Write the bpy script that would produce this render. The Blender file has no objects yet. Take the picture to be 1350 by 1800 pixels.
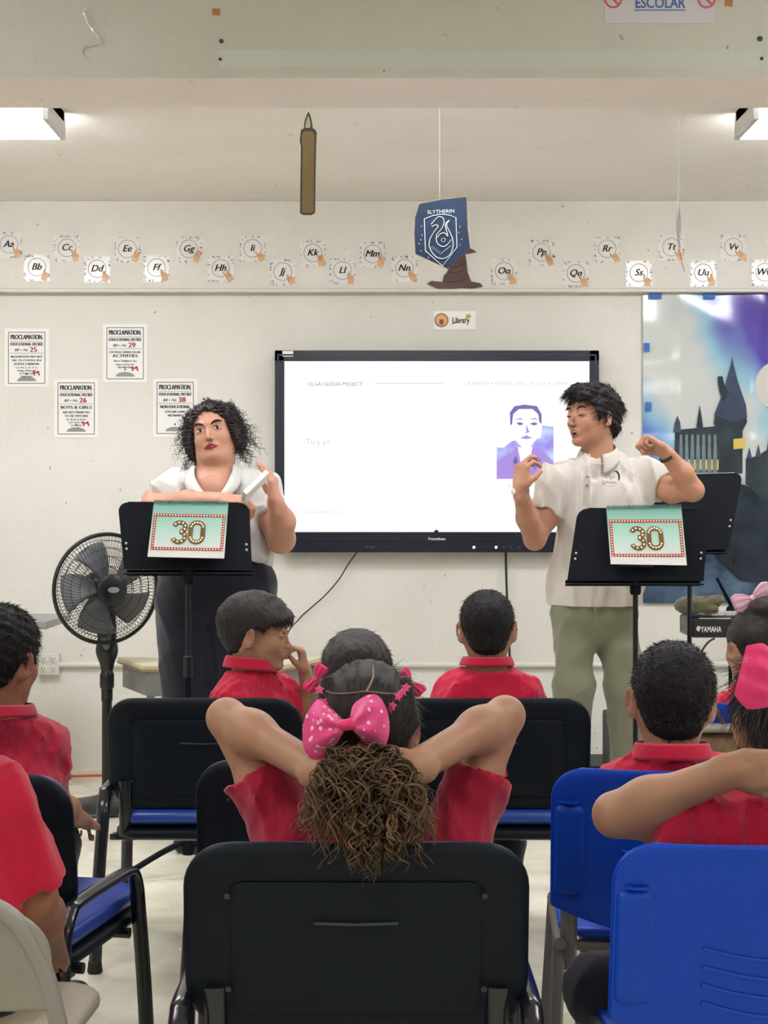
import bpy, bmesh, math, random
import numpy as np
from mathutils import Vector, Matrix

# ---------------------------------------------------------------- camera
F_PX, CAM_H = 2700.0, 1.24            # focal length for a 1350 px wide frame, eye height (m)
sc = bpy.context.scene
cam_d = bpy.data.cameras.new('camera'); cam = bpy.data.objects.new('camera', cam_d)
sc.collection.objects.link(cam); sc.camera = cam
cam.location = (0, 0, CAM_H); cam.rotation_euler = (math.pi/2, 0, 0)
cam_d.sensor_fit = 'HORIZONTAL'; cam_d.sensor_width = 36.0; cam_d.lens = 36.0*F_PX/1350.0
cam_d.clip_start = 0.05; cam_d.clip_end = 60
# ---------------------------------------------------------------- exposure and world
sc.view_settings.view_transform = 'Standard'; sc.view_settings.look = 'None'
sc.view_settings.exposure = 0.48; sc.view_settings.gamma = 1.0; sc.view_settings.use_curve_mapping = False
w = bpy.data.worlds.new('world'); sc.world = w; w.use_nodes = True
w.node_tree.nodes['Background'].inputs[0].default_value = (0.8, 0.88, 1.0, 1)
w.node_tree.nodes['Background'].inputs[1].default_value = 0.3
TUBE = 19.0        # emission of the visible ceiling fixtures
REAR = 17.0        # emission of the fixtures nearer to and behind the camera
SCREEN = 0.95

sc.cycles.max_bounces = 6; sc.cycles.diffuse_bounces = 4; sc.cycles.glossy_bounces = 2; sc.cycles.transmission_bounces = 2

R_ = math.radians
COL = sc.collection
def P(px, py, d):                      # a point d metres in front of the lens
    return np.array(((px-675.0)*d/F_PX, d, CAM_H-(py-900.0)*d/F_PX))

# ---------------------------------------------------------------- materials
def _nt(name):
    m = bpy.data.materials.new(name); m.use_nodes = True
    nt = m.node_tree; return m, nt, nt.nodes['Principled BSDF']
def lin(c): return tuple(((x/12.92) if x <= 0.04045 else ((x+0.055)/1.055)**2.4) for x in c)
def rgb(r, g, b): return lin((r/255.0, g/255.0, b/255.0))
_mats = {}
def mat(name, col, rough=0.5, metal=0.0, var=0.0, scale=20.0, bump=0.0, bscale=None, stretch=(1,1,1), coat=0.0, spec=0.5, emit=0.0, sheen=0.0, col2=None, sss=0.0, alpha=None):
    if name in _mats: return _mats[name]
    m, nt, b = _nt(name); N = nt.nodes; L = nt.links
    b.inputs['Base Color'].default_value = (*col, 1); b.inputs['Roughness'].default_value = rough
    b.inputs['Metallic'].default_value = metal; b.inputs['Specular IOR Level'].default_value = spec
    if coat: b.inputs['Coat Weight'].default_value = coat; b.inputs['Coat Roughness'].default_value = 0.08
    if sheen: b.inputs['Sheen Weight'].default_value = sheen
    if sss:
        b.inputs['Subsurface Weight'].default_value = sss; b.inputs['Subsurface Radius'].default_value = (1, .35, .2); b.inputs['Subsurface Scale'].default_value = 0.006
    if emit: b.inputs['Emission Color'].default_value = (*col, 1); b.inputs['Emission Strength'].default_value = emit
    tc = N.new('ShaderNodeTexCoord'); mp = N.new('ShaderNodeMapping'); mp.inputs['Scale'].default_value = stretch
    L.new(tc.outputs['Object'], mp.inputs['Vector'])
    if var or col2:
        n = N.new('ShaderNodeTexNoise'); n.inputs['Scale'].default_value = scale; n.inputs['Detail'].default_value = 5
        L.new(mp.outputs[0], n.inputs['Vector'])
        r = N.new('ShaderNodeValToRGB'); r.color_ramp.elements[0].position = .32; r.color_ramp.elements[1].position = .68
        c2 = col2 or tuple(min(1, x*(1+var)) for x in col); c1 = col if col2 else tuple(x*(1-var) for x in col)
        r.color_ramp.elements[0].color = (*c1, 1); r.color_ramp.elements[1].color = (*c2, 1)
        L.new(n.outputs['Fac'], r.inputs[0]); L.new(r.outputs[0], b.inputs['Base Color'])
    if bump:
        n2 = N.new('ShaderNodeTexNoise'); n2.inputs['Scale'].default_value = bscale or scale*4; n2.inputs['Detail'].default_value = 6
        L.new(mp.outputs[0], n2.inputs['Vector'])
        bp = N.new('ShaderNodeBump'); bp.inputs['Strength'].default_value = bump; bp.inputs['Distance'].default_value = 0.01
        L.new(n2.outputs['Fac'], bp.inputs['Height']); L.new(bp.outputs[0], b.inputs['Normal'])
    _mats[name] = m; return m

def wall_material(name, base, stain, patch=None):
    m, nt, b = _nt(name); N = nt.nodes; L = nt.links
    tc = N.new('ShaderNodeTexCoord')
    n = N.new('ShaderNodeTexNoise'); n.inputs['Scale'].default_value = 1.6; n.inputs['Detail'].default_value = 8; n.inputs['Roughness'].default_value = .62
    L.new(tc.outputs['Object'], n.inputs['Vector'])
    r = N.new('ShaderNodeValToRGB'); r.color_ramp.elements[0].position = .35; r.color_ramp.elements[1].position = .62
    r.color_ramp.elements[0].color = (*stain, 1); r.color_ramp.elements[1].color = (*base, 1)
    L.new(n.outputs['Fac'], r.inputs[0]); out = r.outputs[0]
    # small dark scuffs
    v = N.new('ShaderNodeTexNoise'); v.inputs['Scale'].default_value = 23; v.inputs['Detail'].default_value = 2
    L.new(tc.outputs['Object'], v.inputs['Vector'])
    cr = N.new('ShaderNodeValToRGB'); cr.color_ramp.elements[0].position = .735; cr.color_ramp.elements[1].position = .76
    L.new(v.outputs['Fac'], cr.inputs[0])
    mx = N.new('ShaderNodeMix'); mx.data_type = 'RGBA'; mx.inputs['B'].default_value = (*[c*.55 for c in stain], 1)
    L.new(cr.outputs[0], mx.inputs['Factor']); L.new(out, mx.inputs['A']); out = mx.outputs['Result']
    if patch:                       # a faded strip of older paint: x from, z from, z to, colour
        sp = N.new('ShaderNodeSeparateXYZ'); L.new(tc.outputs['Object'], sp.inputs[0])
        nn = N.new('ShaderNodeTexNoise'); nn.inputs['Scale'].default_value = 6; L.new(tc.outputs['Object'], nn.inputs['Vector'])
        def mth(op, a, c):
            q = N.new('ShaderNodeMath'); q.operation = op
            for i, z in enumerate((a, c)):
                if isinstance(z, (int, float)): q.inputs[i].default_value = z
                else: L.new(z, q.inputs[i])
            return q.outputs[0]
        zz = mth('ADD', sp.outputs['Z'], mth('MULTIPLY', nn.outputs['Fac'], .012))
        k = mth('MULTIPLY', mth('GREATER_THAN', sp.outputs['X'], patch[0]), mth('MULTIPLY', mth('GREATER_THAN', zz, patch[1]), mth('LESS_THAN', zz, patch[2])))
        m2 = N.new('ShaderNodeMix'); m2.data_type = 'RGBA'; m2.inputs['B'].default_value = (*patch[3], 1)
        L.new(mth('MULTIPLY', k, .8), m2.inputs['Factor']); L.new(out, m2.inputs['A']); out = m2.outputs['Result']
    L.new(out, b.inputs['Base Color']); b.inputs['Roughness'].default_value = .55
    n2 = N.new('ShaderNodeTexNoise'); n2.inputs['Scale'].default_value = 60; n2.inputs['Detail'].default_value = 8
    L.new(tc.outputs['Object'], n2.inputs['Vector'])
    bp = N.new('ShaderNodeBump'); bp.inputs['Strength'].default_value = .22; bp.inputs['Distance'].default_value = .01
    L.new(n2.outputs['Fac'], bp.inputs['Height']); L.new(bp.outputs[0], b.inputs['Normal'])
    return m

# ---------------------------------------------------------------- mesh helpers
def rotm(ax=0, ay=0, az=0):
    return np.array((Matrix.Rotation(az, 3, 'Z') @ Matrix.Rotation(ay, 3, 'Y') @ Matrix.Rotation(ax, 3, 'X')))
def unit(v): v = np.asarray(v, float); return v/max(1e-9, np.linalg.norm(v))
def basis(n, up=(0,0,1)):
    n = unit(n); up = np.asarray(up, float)
    if abs(np.dot(n, up)) > .98: up = np.array((0., 1., 0.))
    u = unit(np.cross(up, n)); v = np.cross(n, u); return u, v, n

class MB:
    def __init__(s): s.v = []; s.f = []
    def add(s, V, Fc):
        o = len(s.v); s.v.extend([tuple(map(float, p)) for p in V]); s.f.extend([tuple(o+i for i in f) for f in Fc]); return s
    def box(s, c, size, R=None):
        c = np.asarray(c, float); h = np.asarray(size, float)/2
        V = [np.array((x, y, z))*h for x in (-1, 1) for y in (-1, 1) for z in (-1, 1)]
        if R is not None: V = [R @ p for p in V]
        return s.add([c+p for p in V], [(0,1,3,2),(4,6,7,5),(0,4,5,1),(2,3,7,6),(0,2,6,4),(1,5,7,3)])
    def tube(s, pts, r, n=8, caps=True, sq=None):
        pts = [np.asarray(p, float) for p in pts]; m = len(pts)
        rs = r if hasattr(r, '__len__') else [r]*m
        V = []; u = None
        for i, p in enumerate(pts):
            t = unit(pts[min(i+1, m-1)]-pts[max(i-1, 0)])
            if u is None: u = basis(t)[0]
            u = unit(u-np.dot(u, t)*t); v = np.cross(t, u)
            for k in range(n):
                a = 2*math.pi*k/n
                q = math.cos(a)*u*(sq[0] if sq else 1)+math.sin(a)*v*(sq[1] if sq else 1)
                V.append(p+rs[i]*q)
        Fc = [(i*n+k, i*n+(k+1) % n, (i+1)*n+(k+1) % n, (i+1)*n+k) for i in range(m-1) for k in range(n)]
        if caps: Fc += [tuple(range(n-1, -1, -1)), tuple(range((m-1)*n, m*n))]
        return s.add(V, Fc)
    def lathe(s, prof, c=(0,0,0), axis=(0,0,1), n=24):
        u, v, w_ = basis(axis); c = np.asarray(c, float); V = []
        for (r, z) in prof:
            for k in range(n):
                a = 2*math.pi*k/n; V.append(c+w_*z+(u*math.cos(a)+v*math.sin(a))*max(r, 1e-4))
        m = len(prof)
        Fc = [(i*n+k, i*n+(k+1) % n, (i+1)*n+(k+1) % n, (i+1)*n+k) for i in range(m-1) for k in range(n)]
        Fc += [tuple(range(n-1, -1, -1)), tuple(range((m-1)*n, m*n))]
        return s.add(V, Fc)
    def prism(s, pts, o, U, V_, N_, t):      # outline pts (a,b) in plane (U,V_) extruded t along N_
        o = np.asarray(o, float); U = np.asarray(U, float); V_ = np.asarray(V_, float); N_ = np.asarray(N_, float); n = len(pts)
        A = [o+U*a+V_*b for a, b in pts]; B = [p+N_*t for p in A]
        return s.add(A+B, [tuple(range(n-1, -1, -1)), tuple(range(n, 2*n))]+[(i, (i+1) % n, n+(i+1) % n, n+i) for i in range(n)])
    def ball(s, c, r, n=10, m=8, R=None):
        c = np.asarray(c, float); r = np.asarray(r if hasattr(r, '__len__') else (r, r, r), float); V = []
        for i in range(m+1):
            th = math.pi*i/m
            for k in range(n):
                a = 2*math.pi*k/n; p = np.array((math.sin(th)*math.cos(a), math.sin(th)*math.sin(a), math.cos(th)))*r
                V.append(c+(R @ p if R is not None else p))
        return s.add(V, [(i*n+k, (i+1)*n+k, (i+1)*n+(k+1) % n, i*n+(k+1) % n) for i in range(m) for k in range(n)])
    def sheet(s, fn, nu, nv):
        V = [fn(i/nu, j/nv) for i in range(nu+1) for j in range(nv+1)]
        return s.add(V, [(i*(nv+1)+j, (i+1)*(nv+1)+j, (i+1)*(nv+1)+j+1, i*(nv+1)+j+1) for i in range(nu) for j in range(nv)])

def new_mesh(name, V, Fc, m, sharp=35):
    me = bpy.data.meshes.new(name)
    if isinstance(V, np.ndarray) and isinstance(Fc, np.ndarray):
        nv, nf = len(V), len(Fc); me.vertices.add(nv); me.vertices.foreach_set('co', V.astype(np.float32).ravel())
        k = Fc.shape[1]; me.loops.add(nf*k); me.loops.foreach_set('vertex_index', Fc.astype(np.int32).ravel())
        me.polygons.add(nf); me.polygons.foreach_set('loop_start', np.arange(0, nf*k, k, dtype=np.int32))
        me.polygons.foreach_set('loop_total', np.full(nf, k, dtype=np.int32))
        me.update(calc_edges=True)
    else:
        me.from_pydata([tuple(map(float, p)) for p in V], [], Fc); me.update()
    me.polygons.foreach_set('use_smooth', [True]*len(me.polygons))
    if sharp: me.set_sharp_from_angle(angle=R_(sharp))
    if m: me.materials.append(m)
    return me
def obj(name, mb, m, parent=None, bevel=0, seg=2, sharp=35, sub=0, off=None, kind=None, label=None, recalc=False):
    V, Fc = (mb.v, mb.f) if isinstance(mb, MB) else mb
    if off is not None: V = (np.asarray(V) - np.asarray(off)) if len(V) else V
    if isinstance(mb, MB): V = list(V)
    me = new_mesh(name, V, Fc, m, sharp)
    if recalc:
        bm = bmesh.new(); bm.from_mesh(me); bmesh.ops.recalc_face_normals(bm, faces=bm.faces[:]); bm.to_mesh(me); bm.free()
    o = bpy.data.objects.new(name, me); COL.objects.link(o)
    if parent: o.parent = parent
    if bevel:
        b = o.modifiers.new('bevel', 'BEVEL'); b.width = bevel; b.segments = seg; b.limit_method = 'ANGLE'; b.angle_limit = R_(40)
    if sub: b = o.modifiers.new('subdivision', 'SUBSURF'); b.levels = sub; b.render_levels = sub
    if kind: o['kind'] = kind
    if label: o['label'] = label
    return o
def tag(o, label, cat, group=None, kind=None):
    o['label'] = label; o['category'] = cat
    if group: o['group'] = group
    if kind: o['kind'] = kind
    return o
def thing(name, loc, label, cat, group=None, rz=0):
    o = bpy.data.objects.new(name, None); COL.objects.link(o); o.empty_display_size = .1
    o.location = tuple(map(float, loc)); o.rotation_euler = (0, 0, rz); return tag(o, label, cat, group)
def struct(name, mb, m, **k):
    o = obj(name, mb, m, **k); o['kind'] = 'structure'; return o
def copy_tree(o, parent=None):
    c = o.copy(); COL.objects.link(c); c.parent = parent
    for ch in list(o.children): copy_tree(ch, c)
    return c
def rrect(w_, h, r, n=6, cx=0, cy=0):
    pts = []
    for (sx, sy, a0) in ((1,1,0), (-1,1,90), (-1,-1,180), (1,-1,270)):
        for k in range(n+1):
            a = R_(a0+90*k/n); pts.append((cx+sx*(w_/2-r)+r*math.cos(a), cy+sy*(h/2-r)+r*math.sin(a)))
    return pts

_txt = {}
def text_geo(body, size=1.0, sx=1.0, shear=0.0, bold=0.0, align='CENTER', width=None):
    """letters as flat geometry in the XY plane, centred in height"""
    key = (body, shear, bold, align)
    if key not in _txt:
        cu = bpy.data.curves.new('t', 'FONT'); cu.body = body; cu.size = 1; cu.shear = shear; cu.offset = bold
        cu.align_x = align; cu.resolution_u = 3; cu.fill_mode = 'FRONT'
        t = bpy.data.objects.new('t', cu); COL.objects.link(t); bpy.context.view_layer.update()
        me = bpy.data.meshes.new_from_object(t.evaluated_get(bpy.context.evaluated_depsgraph_get()))
        V = np.array([v.co[:] for v in me.vertices]) if len(me.vertices) else np.zeros((0, 3)); Fc = [tuple(p.vertices) for p in me.polygons]
        bpy.data.objects.remove(t); bpy.data.curves.remove(cu); bpy.data.meshes.remove(me); _txt[key] = (V, Fc)
    V, Fc = _txt[key]; V = V.copy()
    if len(V):
        V[:, 1] -= .34
        V[:, 0] *= size*sx; V[:, 1] *= size
        if width:
            w0 = V[:, 0].max()-V[:, 0].min(); V[:, 0] *= width/max(w0, 1e-6)
    return V, Fc
def put_text(mb, body, o, U, V_, N_, a, b, size, lift=.0004, fat=0, **k):
    if fat:
        for q in (-fat, fat): put_text(mb, body, o, U, V_, N_, a+q*size, b, size, lift=lift+.00005, **k)
    V, Fc = text_geo(body, size, **k)
    if not len(V): return
    o, U, V_, N_ = [np.asarray(z, float) for z in (o, U, V_, N_)]
    mb.add([o+U*(a+p[0])+V_*(b+p[1])+N_*lift for p in V], Fc)
XU, ZU, YN = np.array((1., 0, 0)), np.array((0, 0, 1.)), np.array((0, -1., 0))     # a print on a wall that faces the camera

# ---------------------------------------------------------------- implicit surfaces for bodies and cloth
class Sdf:
    def __init__(s): s.ops = []; s.R = np.eye(3); s.T = np.zeros(3); s.s = 1.0; s.clip = None
    def frame(s, R=None, T=None, sc_=1.0): s.R = np.eye(3) if R is None else R; s.T = np.zeros(3) if T is None else np.asarray(T, float); s.s = sc_
    def w(s, p): return s.T+s.R @ (np.asarray(p, float)*s.s)
    def cone(s, a, b, ra, rb=None, k=.01, mode='u', sq=None, flat=False):
        rb = ra if rb is None else rb; a = s.w(a); b = s.w(b); ra *= s.s; rb *= s.s; k *= s.s; r = max(ra, rb)*1.02
        if sq: sq = (unit(s.R @ np.asarray(sq[0], float)), sq[1]); r *= max(1, sq[1])
        s.ops.append(('cone', (a, b, ra, rb, sq, flat), np.minimum(a, b)-r, np.maximum(a, b)+r, k, mode)); return s
    def ell(s, c, r, R=None, k=.01, mode='u'):
        c = s.w(c); r = np.asarray(r if hasattr(r, '__len__') else (r, r, r), float)*s.s; R = s.R if R is None else s.R @ R
        e = np.sqrt(((R*r[None, :])**2).sum(1)); s.ops.append(('ell', (c, r, R), c-e, c+e, k*s.s, mode)); return s
    def box(s, c, h, R=None, rr=.005, k=.01, mode='u'):
        c = s.w(c); h = np.asarray(h, float)*s.s; R = s.R if R is None else s.R @ R
        e = np.abs(R*h[None, :]).sum(1); s.ops.append(('box', (c, h, R, rr*s.s), c-e, c+e, k*s.s, mode)); return s
    def fn(s, f, mode='add'): s.ops.append(('fn', (f, s.R, s.T, s.s), None, None, 0, mode)); return s
    def chain(s, pts, rs, k=.01, **q):
        for i in range(len(pts)-1): s.cone(pts[i], pts[i+1], rs[i], rs[i+1], k=k, **q)
        return s
    def split(s, h, zc, h2=.011):              # fine above the height zc, coarse (under the clothes) below it
        s.clip = (np.array((-9., -9, zc)), np.array((9., 9, 9))); m1 = s.mesh(h); s.clip = (np.array((-9., -9, -1.)), np.array((9., 9, zc+h2*2.2))); m2 = s.mesh(h2); s.clip = None; return join(m1, m2)
    def mesh(s, h=.004):
        lo = np.min([o[2] for o in s.ops if o[5] == 'u' and o[2] is not None], 0)-2.5*h; hi = np.max([o[3] for o in s.ops if o[5] == 'u' and o[3] is not None], 0)+2.5*h
        if s.clip: lo = np.maximum(lo, s.clip[0]); hi = np.minimum(hi, s.clip[1])
        n = np.ceil((hi-lo)/h).astype(int)+1
        ax = [(lo[i]+h*np.arange(n[i])).astype(np.float32) for i in range(3)]
        f = np.full(tuple(n), 1.0, np.float32)
        for (kind, a, l, u_, k, mode) in s.ops:
            if kind == 'fn':
                fun, R, T, sc_ = a
                m = np.nonzero(np.abs(f) < (.06 if mode == 'add' else 9)) if mode == 'add' else None
                if mode == 'add':
                    X = np.stack([ax[i][m[i]] for i in range(3)], 1); Q = (X-T) @ R/sc_
                    f[m] += fun(Q[:, 0], Q[:, 1], Q[:, 2])
                else:
                    X, Y, Z = np.meshgrid(*ax, indexing='ij', sparse=True); X = X-T[0]; Y = Y-T[1]; Z = Z-T[2]
                    q = [(X*R[0, j]+Y*R[1, j]+Z*R[2, j])/sc_ for j in range(3)]
                    f = np.maximum(f, (fun(*q)*sc_).astype(np.float32))
                continue
            pad = k+2.5*h; i0 = np.maximum(0, ((l-pad-lo)/h).astype(int)); i1 = np.minimum(n, ((u_+pad-lo)/h).astype(int)+2)
            if (i1 <= i0).any(): continue
            sl = tuple(slice(i0[i], i1[i]) for i in range(3))
            X = ax[0][sl[0]][:, None, None]; Y = ax[1][sl[1]][None, :, None]; Z = ax[2][sl[2]][None, None, :]
            if kind == 'cone':
                A, B, ra, rb, sq, flat = a; d = B-A; L2 = max(1e-12, d @ d); x = X-A[0]; y = Y-A[1]; z = Z-A[2]
                t0 = (x*d[0]+y*d[1]+z*d[2])/L2; t = np.clip(t0, 0, 1)
                x = x-t*d[0]; y = y-t*d[1]; z = z-t*d[2]; q2 = x*x+y*y+z*z
                if sq: c_ = x*sq[0][0]+y*sq[0][1]+z*sq[0][2]; q2 = q2+c_*c_*(1/sq[1]**2-1)
                D = (np.sqrt(np.maximum(q2, 0))-(ra+t*(rb-ra)))*(min(1, sq[1]) if sq else 1)
                if flat:
                    L = math.sqrt(L2); D = np.maximum(D, (t0-1)*L) if flat == 1 else np.maximum(np.maximum(D, (t0-1)*L), -t0*L)
            elif kind == 'ell':
                C, r, R = a; x = X-C[0]; y = Y-C[1]; z = Z-C[2]
                q = [(x*R[0, j]+y*R[1, j]+z*R[2, j]) for j in range(3)]
                k0 = np.sqrt(sum((q[j]/r[j])**2 for j in range(3))); k1 = np.sqrt(sum((q[j]/r[j]**2)**2 for j in range(3)))
                D = k0*(k0-1)/np.maximum(k1, 1e-6)
            else:
                C, hh, R, rr = a; x = X-C[0]; y = Y-C[1]; z = Z-C[2]
                q = [np.abs(x*R[0, j]+y*R[1, j]+z*R[2, j])-hh[j]+rr for j in range(3)]
                D = np.sqrt(sum(np.maximum(v, 0)**2 for v in q))+np.minimum(np.maximum(np.maximum(q[0], q[1]), q[2]), 0)-rr
            g = f[sl]; D = D.astype(np.float32)
            if mode == 'u':
                if k > 0: hh_ = np.maximum(k-np.abs(g-D), 0)/k; f[sl] = np.minimum(g, D)-hh_*hh_*k*.25
                else: f[sl] = np.minimum(g, D)
            else:
                D = -D; hh_ = np.maximum(k-np.abs(g-D), 0)/max(k, 1e-6); f[sl] = np.maximum(g, D)+hh_*hh_*k*.25
        return nets(f, lo, h)
def join(*m):
    V, Q, o = [], [], 0
    for v, q in m: V.append(v); Q.append(q+o); o += len(v)
    return np.concatenate(V), np.concatenate(Q)
def nets(f, lo, h):
    ins = f < 0; n = f.shape; cnt = np.zeros(tuple(x-1 for x in n), np.uint8)
    for dx in (0, 1):
        for dy in (0, 1):
            for dz in (0, 1): cnt += ins[dx:n[0]-1+dx, dy:n[1]-1+dy, dz:n[2]-1+dz]
    act = np.nonzero((cnt > 0) & (cnt < 8)); m = len(act[0])
    idx = np.full(cnt.shape, -1, np.int32); idx[act] = np.arange(m)
    A = np.stack(act, 1); corners = np.array([(a, b, c) for a in (0, 1) for b in (0, 1) for c in (0, 1)])
    vals = np.stack([f[act[0]+c[0], act[1]+c[1], act[2]+c[2]] for c in corners], 1)
    S = np.zeros((m, 3)); cn = np.zeros(m)
    for i in range(8):
        for j in range(i+1, 8):
            if abs(corners[i]-corners[j]).sum() == 1:
                a, b = vals[:, i], vals[:, j]; cr = (a < 0) != (b < 0); t = np.where(cr, a/np.where(cr, a-b, 1), 0)
                S += np.where(cr[:, None], corners[i]+t[:, None]*(corners[j]-corners[i]), 0); cn += cr
    V = lo+h*(A+S/np.maximum(cn, 1)[:, None]); Q = []
    for axn in range(3):
        sl0 = [slice(None)]*3; sl1 = [slice(None)]*3; sl0[axn] = slice(0, n[axn]-1); sl1[axn] = slice(1, n[axn])
        a = ins[tuple(sl0)]; b = ins[tuple(sl1)]; e = np.nonzero(a != b); E = np.stack(e, 1)
        o1, o2 = (axn+1) % 3, (axn+2) % 3
        ok = (E[:, o1] > 0) & (E[:, o2] > 0) & (E[:, o1] < n[o1]-1) & (E[:, o2] < n[o2]-1); E = E[ok]; s_ = a[e][ok]
        q = []
        for (d1, d2) in ((-1, -1), (0, -1), (0, 0), (-1, 0)):
            C = E.copy(); C[:, o1] += d1; C[:, o2] += d2; q.append(idx[C[:, 0], C[:, 1], C[:, 2]])
        q = np.stack(q, 1); q[~s_] = q[~s_][:, ::-1]; Q.append(q)
    return V, np.concatenate(Q)
def wrinkle(amp, scale, seed=0, stretch=(1, 1, 1), n=5):
    rs = np.random.RandomState(seed); D = rs.randn(n, 3); D /= np.linalg.norm(D, axis=1)[:, None]; ph = rs.rand(n)*6.28; fr = scale*(.6+rs.rand(n)*.9)
    W = rs.randn(3, 3)*.6
    def f(x, y, z):
        x = x*stretch[0]; y = y*stretch[1]; z = z*stretch[2]; o = 0
        wx = np.sin(scale*.5*(W[0, 0]*x+W[0, 1]*y+W[0, 2]*z))*1.2; wy = np.sin(scale*.45*(W[1, 0]*x+W[1, 1]*y+W[1, 2]*z)+1)*1.2
        for i in range(n):
            v = np.sin(fr[i]*(D[i, 0]*x+D[i, 1]*y+D[i, 2]*z)+ph[i]+wx+wy*(i % 2)); o = o-(1-np.abs(v))**2*1.4+.45
        return (amp*o/n).astype(np.float32)
    return f
# ================================================================ THE ROOM
WALL_D, CEIL = 7.44, 2.74
m_wall = wall_material('wall_paint', rgb(232, 229, 220), rgb(224, 221, 211))
m_ceil = wall_material('ceiling_paint', rgb(246, 240, 231), rgb(240, 233, 223))
m_beamg = wall_material('green_beam_paint', rgb(192, 193, 178), rgb(182, 183, 167), patch=(-.422, .034, .078, rgb(192, 197, 184)))
m_beamp = wall_material('beam_underside_paint', rgb(246, 235, 228), rgb(240, 228, 221))
def floor_material():
    m, nt, b = _nt('polished_floor'); N = nt.nodes; L = nt.links
    tc = N.new('ShaderNodeTexCoord'); n = N.new('ShaderNodeTexNoise'); n.inputs['Scale'].default_value = 4; n.inputs['Detail'].default_value = 7; n.inputs['Roughness'].default_value = .6
    L.new(tc.outputs['Object'], n.inputs['Vector'])
    r = N.new('ShaderNodeValToRGB'); e = r.color_ramp.elements; e[0].position = .3; e[1].position = .68
    e[0].color = (*rgb(198, 193, 170), 1); e[1].color = (*rgb(240, 235, 217), 1)
    L.new(n.outputs['Fac'], r.inputs[0]); L.new(r.outputs[0], b.inputs['Base Color'])
    b.inputs['Roughness'].default_value = .22
    n3 = N.new('ShaderNodeTexNoise'); n3.inputs['Scale'].default_value = 3; L.new(tc.outputs['Object'], n3.inputs['Vector'])
    mr = N.new('ShaderNodeMapRange'); mr.inputs['To Min'].default_value = .2; mr.inputs['To Max'].default_value = .32
    L.new(n3.outputs['Fac'], mr.inputs['Value']); L.new(mr.outputs[0], b.inputs['Roughness'])
    return m
XL, XR, YB = -4.2, 4.2, -3.2
struct('floor', MB().box((0, (WALL_D+YB)/2, -.05), (XR-XL, WALL_D-YB, .1)), floor_material())
struct('ceiling', MB().box((0, (WALL_D+YB)/2, CEIL+.05), (XR-XL, WALL_D-YB, .1)), m_ceil)
struct('wall_front', MB().box((0, WALL_D+.06, CEIL/2), (XR-XL, .12, CEIL)), m_wall)
struct('wall_rear', MB().box((0, YB-.06, CEIL/2), (XR-XL, .12, CEIL)), m_wall)
struct('wall_left', MB().box((XL-.06, (WALL_D+YB)/2, CEIL/2), (.12, WALL_D-YB, CEIL)), m_wall)
struct('wall_right', MB().box((XR+.06, (WALL_D+YB)/2, CEIL/2), (.12, WALL_D-YB, CEIL)), m_wall)
# the front wall's upper band stands a little proud and ends in a small ledge
zl = P(0, 508, WALL_D-.05)[2]
struct('trim_1', MB().box((0, WALL_D-.0225, (CEIL+zl)/2), (XR-XL, .045, CEIL-zl)), m_wall, bevel=.004)
struct('trim_2', MB().box((0, WALL_D-.03, zl-.008), (XR-XL, .06, .014)), m_wall, bevel=.003)
# ceiling beam that crosses the room between the camera and the front wall
bz = 2.35
by0 = (bz-CAM_H)*F_PX/(900-137); by1 = (bz-CAM_H)*F_PX/(900-190)
bm_ = MB().box((0, 0, (CEIL-bz)/2), (XR-XL, by1-by0, CEIL-bz))
o = struct('ceiling_beam', bm_, m_beamg); o.location = (0, (by0+by1)/2, bz)
o.data.materials.append(m_beamp)
for p in o.data.polygons:
    if p.normal.z < -.5: p.material_index = 1

# ---------------------------------------------------------------- ceiling light fixtures
m_tube = mat('lit_diffuser', (.975, .99, 1.05), rough=.4, emit=TUBE)
m_tube2 = mat('lit_diffuser_rear', (.975, .99, 1.05), rough=.4, emit=REAR)
m_steel = mat('white_fixture_steel', rgb(205, 203, 198), rough=.4, var=.03)
def fixture(x0, x1, d, dep, label, lm):
    t = thing('ceiling_light', ((x0+x1)/2, d, CEIL), label, 'light', 'fluorescent ceiling fixtures'); L = x1-x0
    obj('housing', MB().box((0, 0, -.02), (L, dep*.8, .04)), m_steel, t)
    pts = [(-dep/2, -.098), (dep/2, -.098), (dep/2-.015, -.04), (-dep/2+.015, -.04)]
    obj('diffuser', MB().prism(pts, (-L/2+.018, 0, 0), (0, 1, 0), (0, 0, 1), (1, 0, 0), L-.036), lm, t, bevel=.004)
    for s in (-1, 1):
        q = [(-dep/2-.003, -.1), (dep/2+.003, -.1), (dep/2-.01, 0), (-dep/2+.01, 0)]
        obj('end_cap', MB().prism(q, (s*L/2-(0.02 if s > 0 else 0), 0, 0), (0, 1, 0), (0, 0, 1), (1, 0, 0), .02), m_steel, t, bevel=.002)
    return t
fixture(-2.42, -1.198, 5.63, .30, 'lit ceiling fixture at the corner above the posters with dark end cap', m_tube)
fixture(1.318, 2.54, 5.63, .30, 'lit ceiling fixture with pale end cap above the castle poster', m_tube)
fixture(-.61, .61, 4.72, .30, 'added unseen ceiling fixture behind the beam, brightening wall and people', mat('lit_diffuser_added', (.975, .99, 1.05), rough=.4, emit=TUBE*.75))  # fixture added out of view to even the light on wall and adults
for (x0, x1, d) in ((-2.4, -1.18, 2.3), (1.3, 2.52, 2.3), (-2.4, -1.18, -1.0), (1.3, 2.52, -1.0)):
    fixture(x0, x1, d, .30, 'fluorescent ceiling fixture %s, %s' % ('over the first rows of chairs' if d > 0 else 'at the back of the room', 'on the fan side' if x0 < 0 else 'on the castle poster side'), m_tube2)

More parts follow.
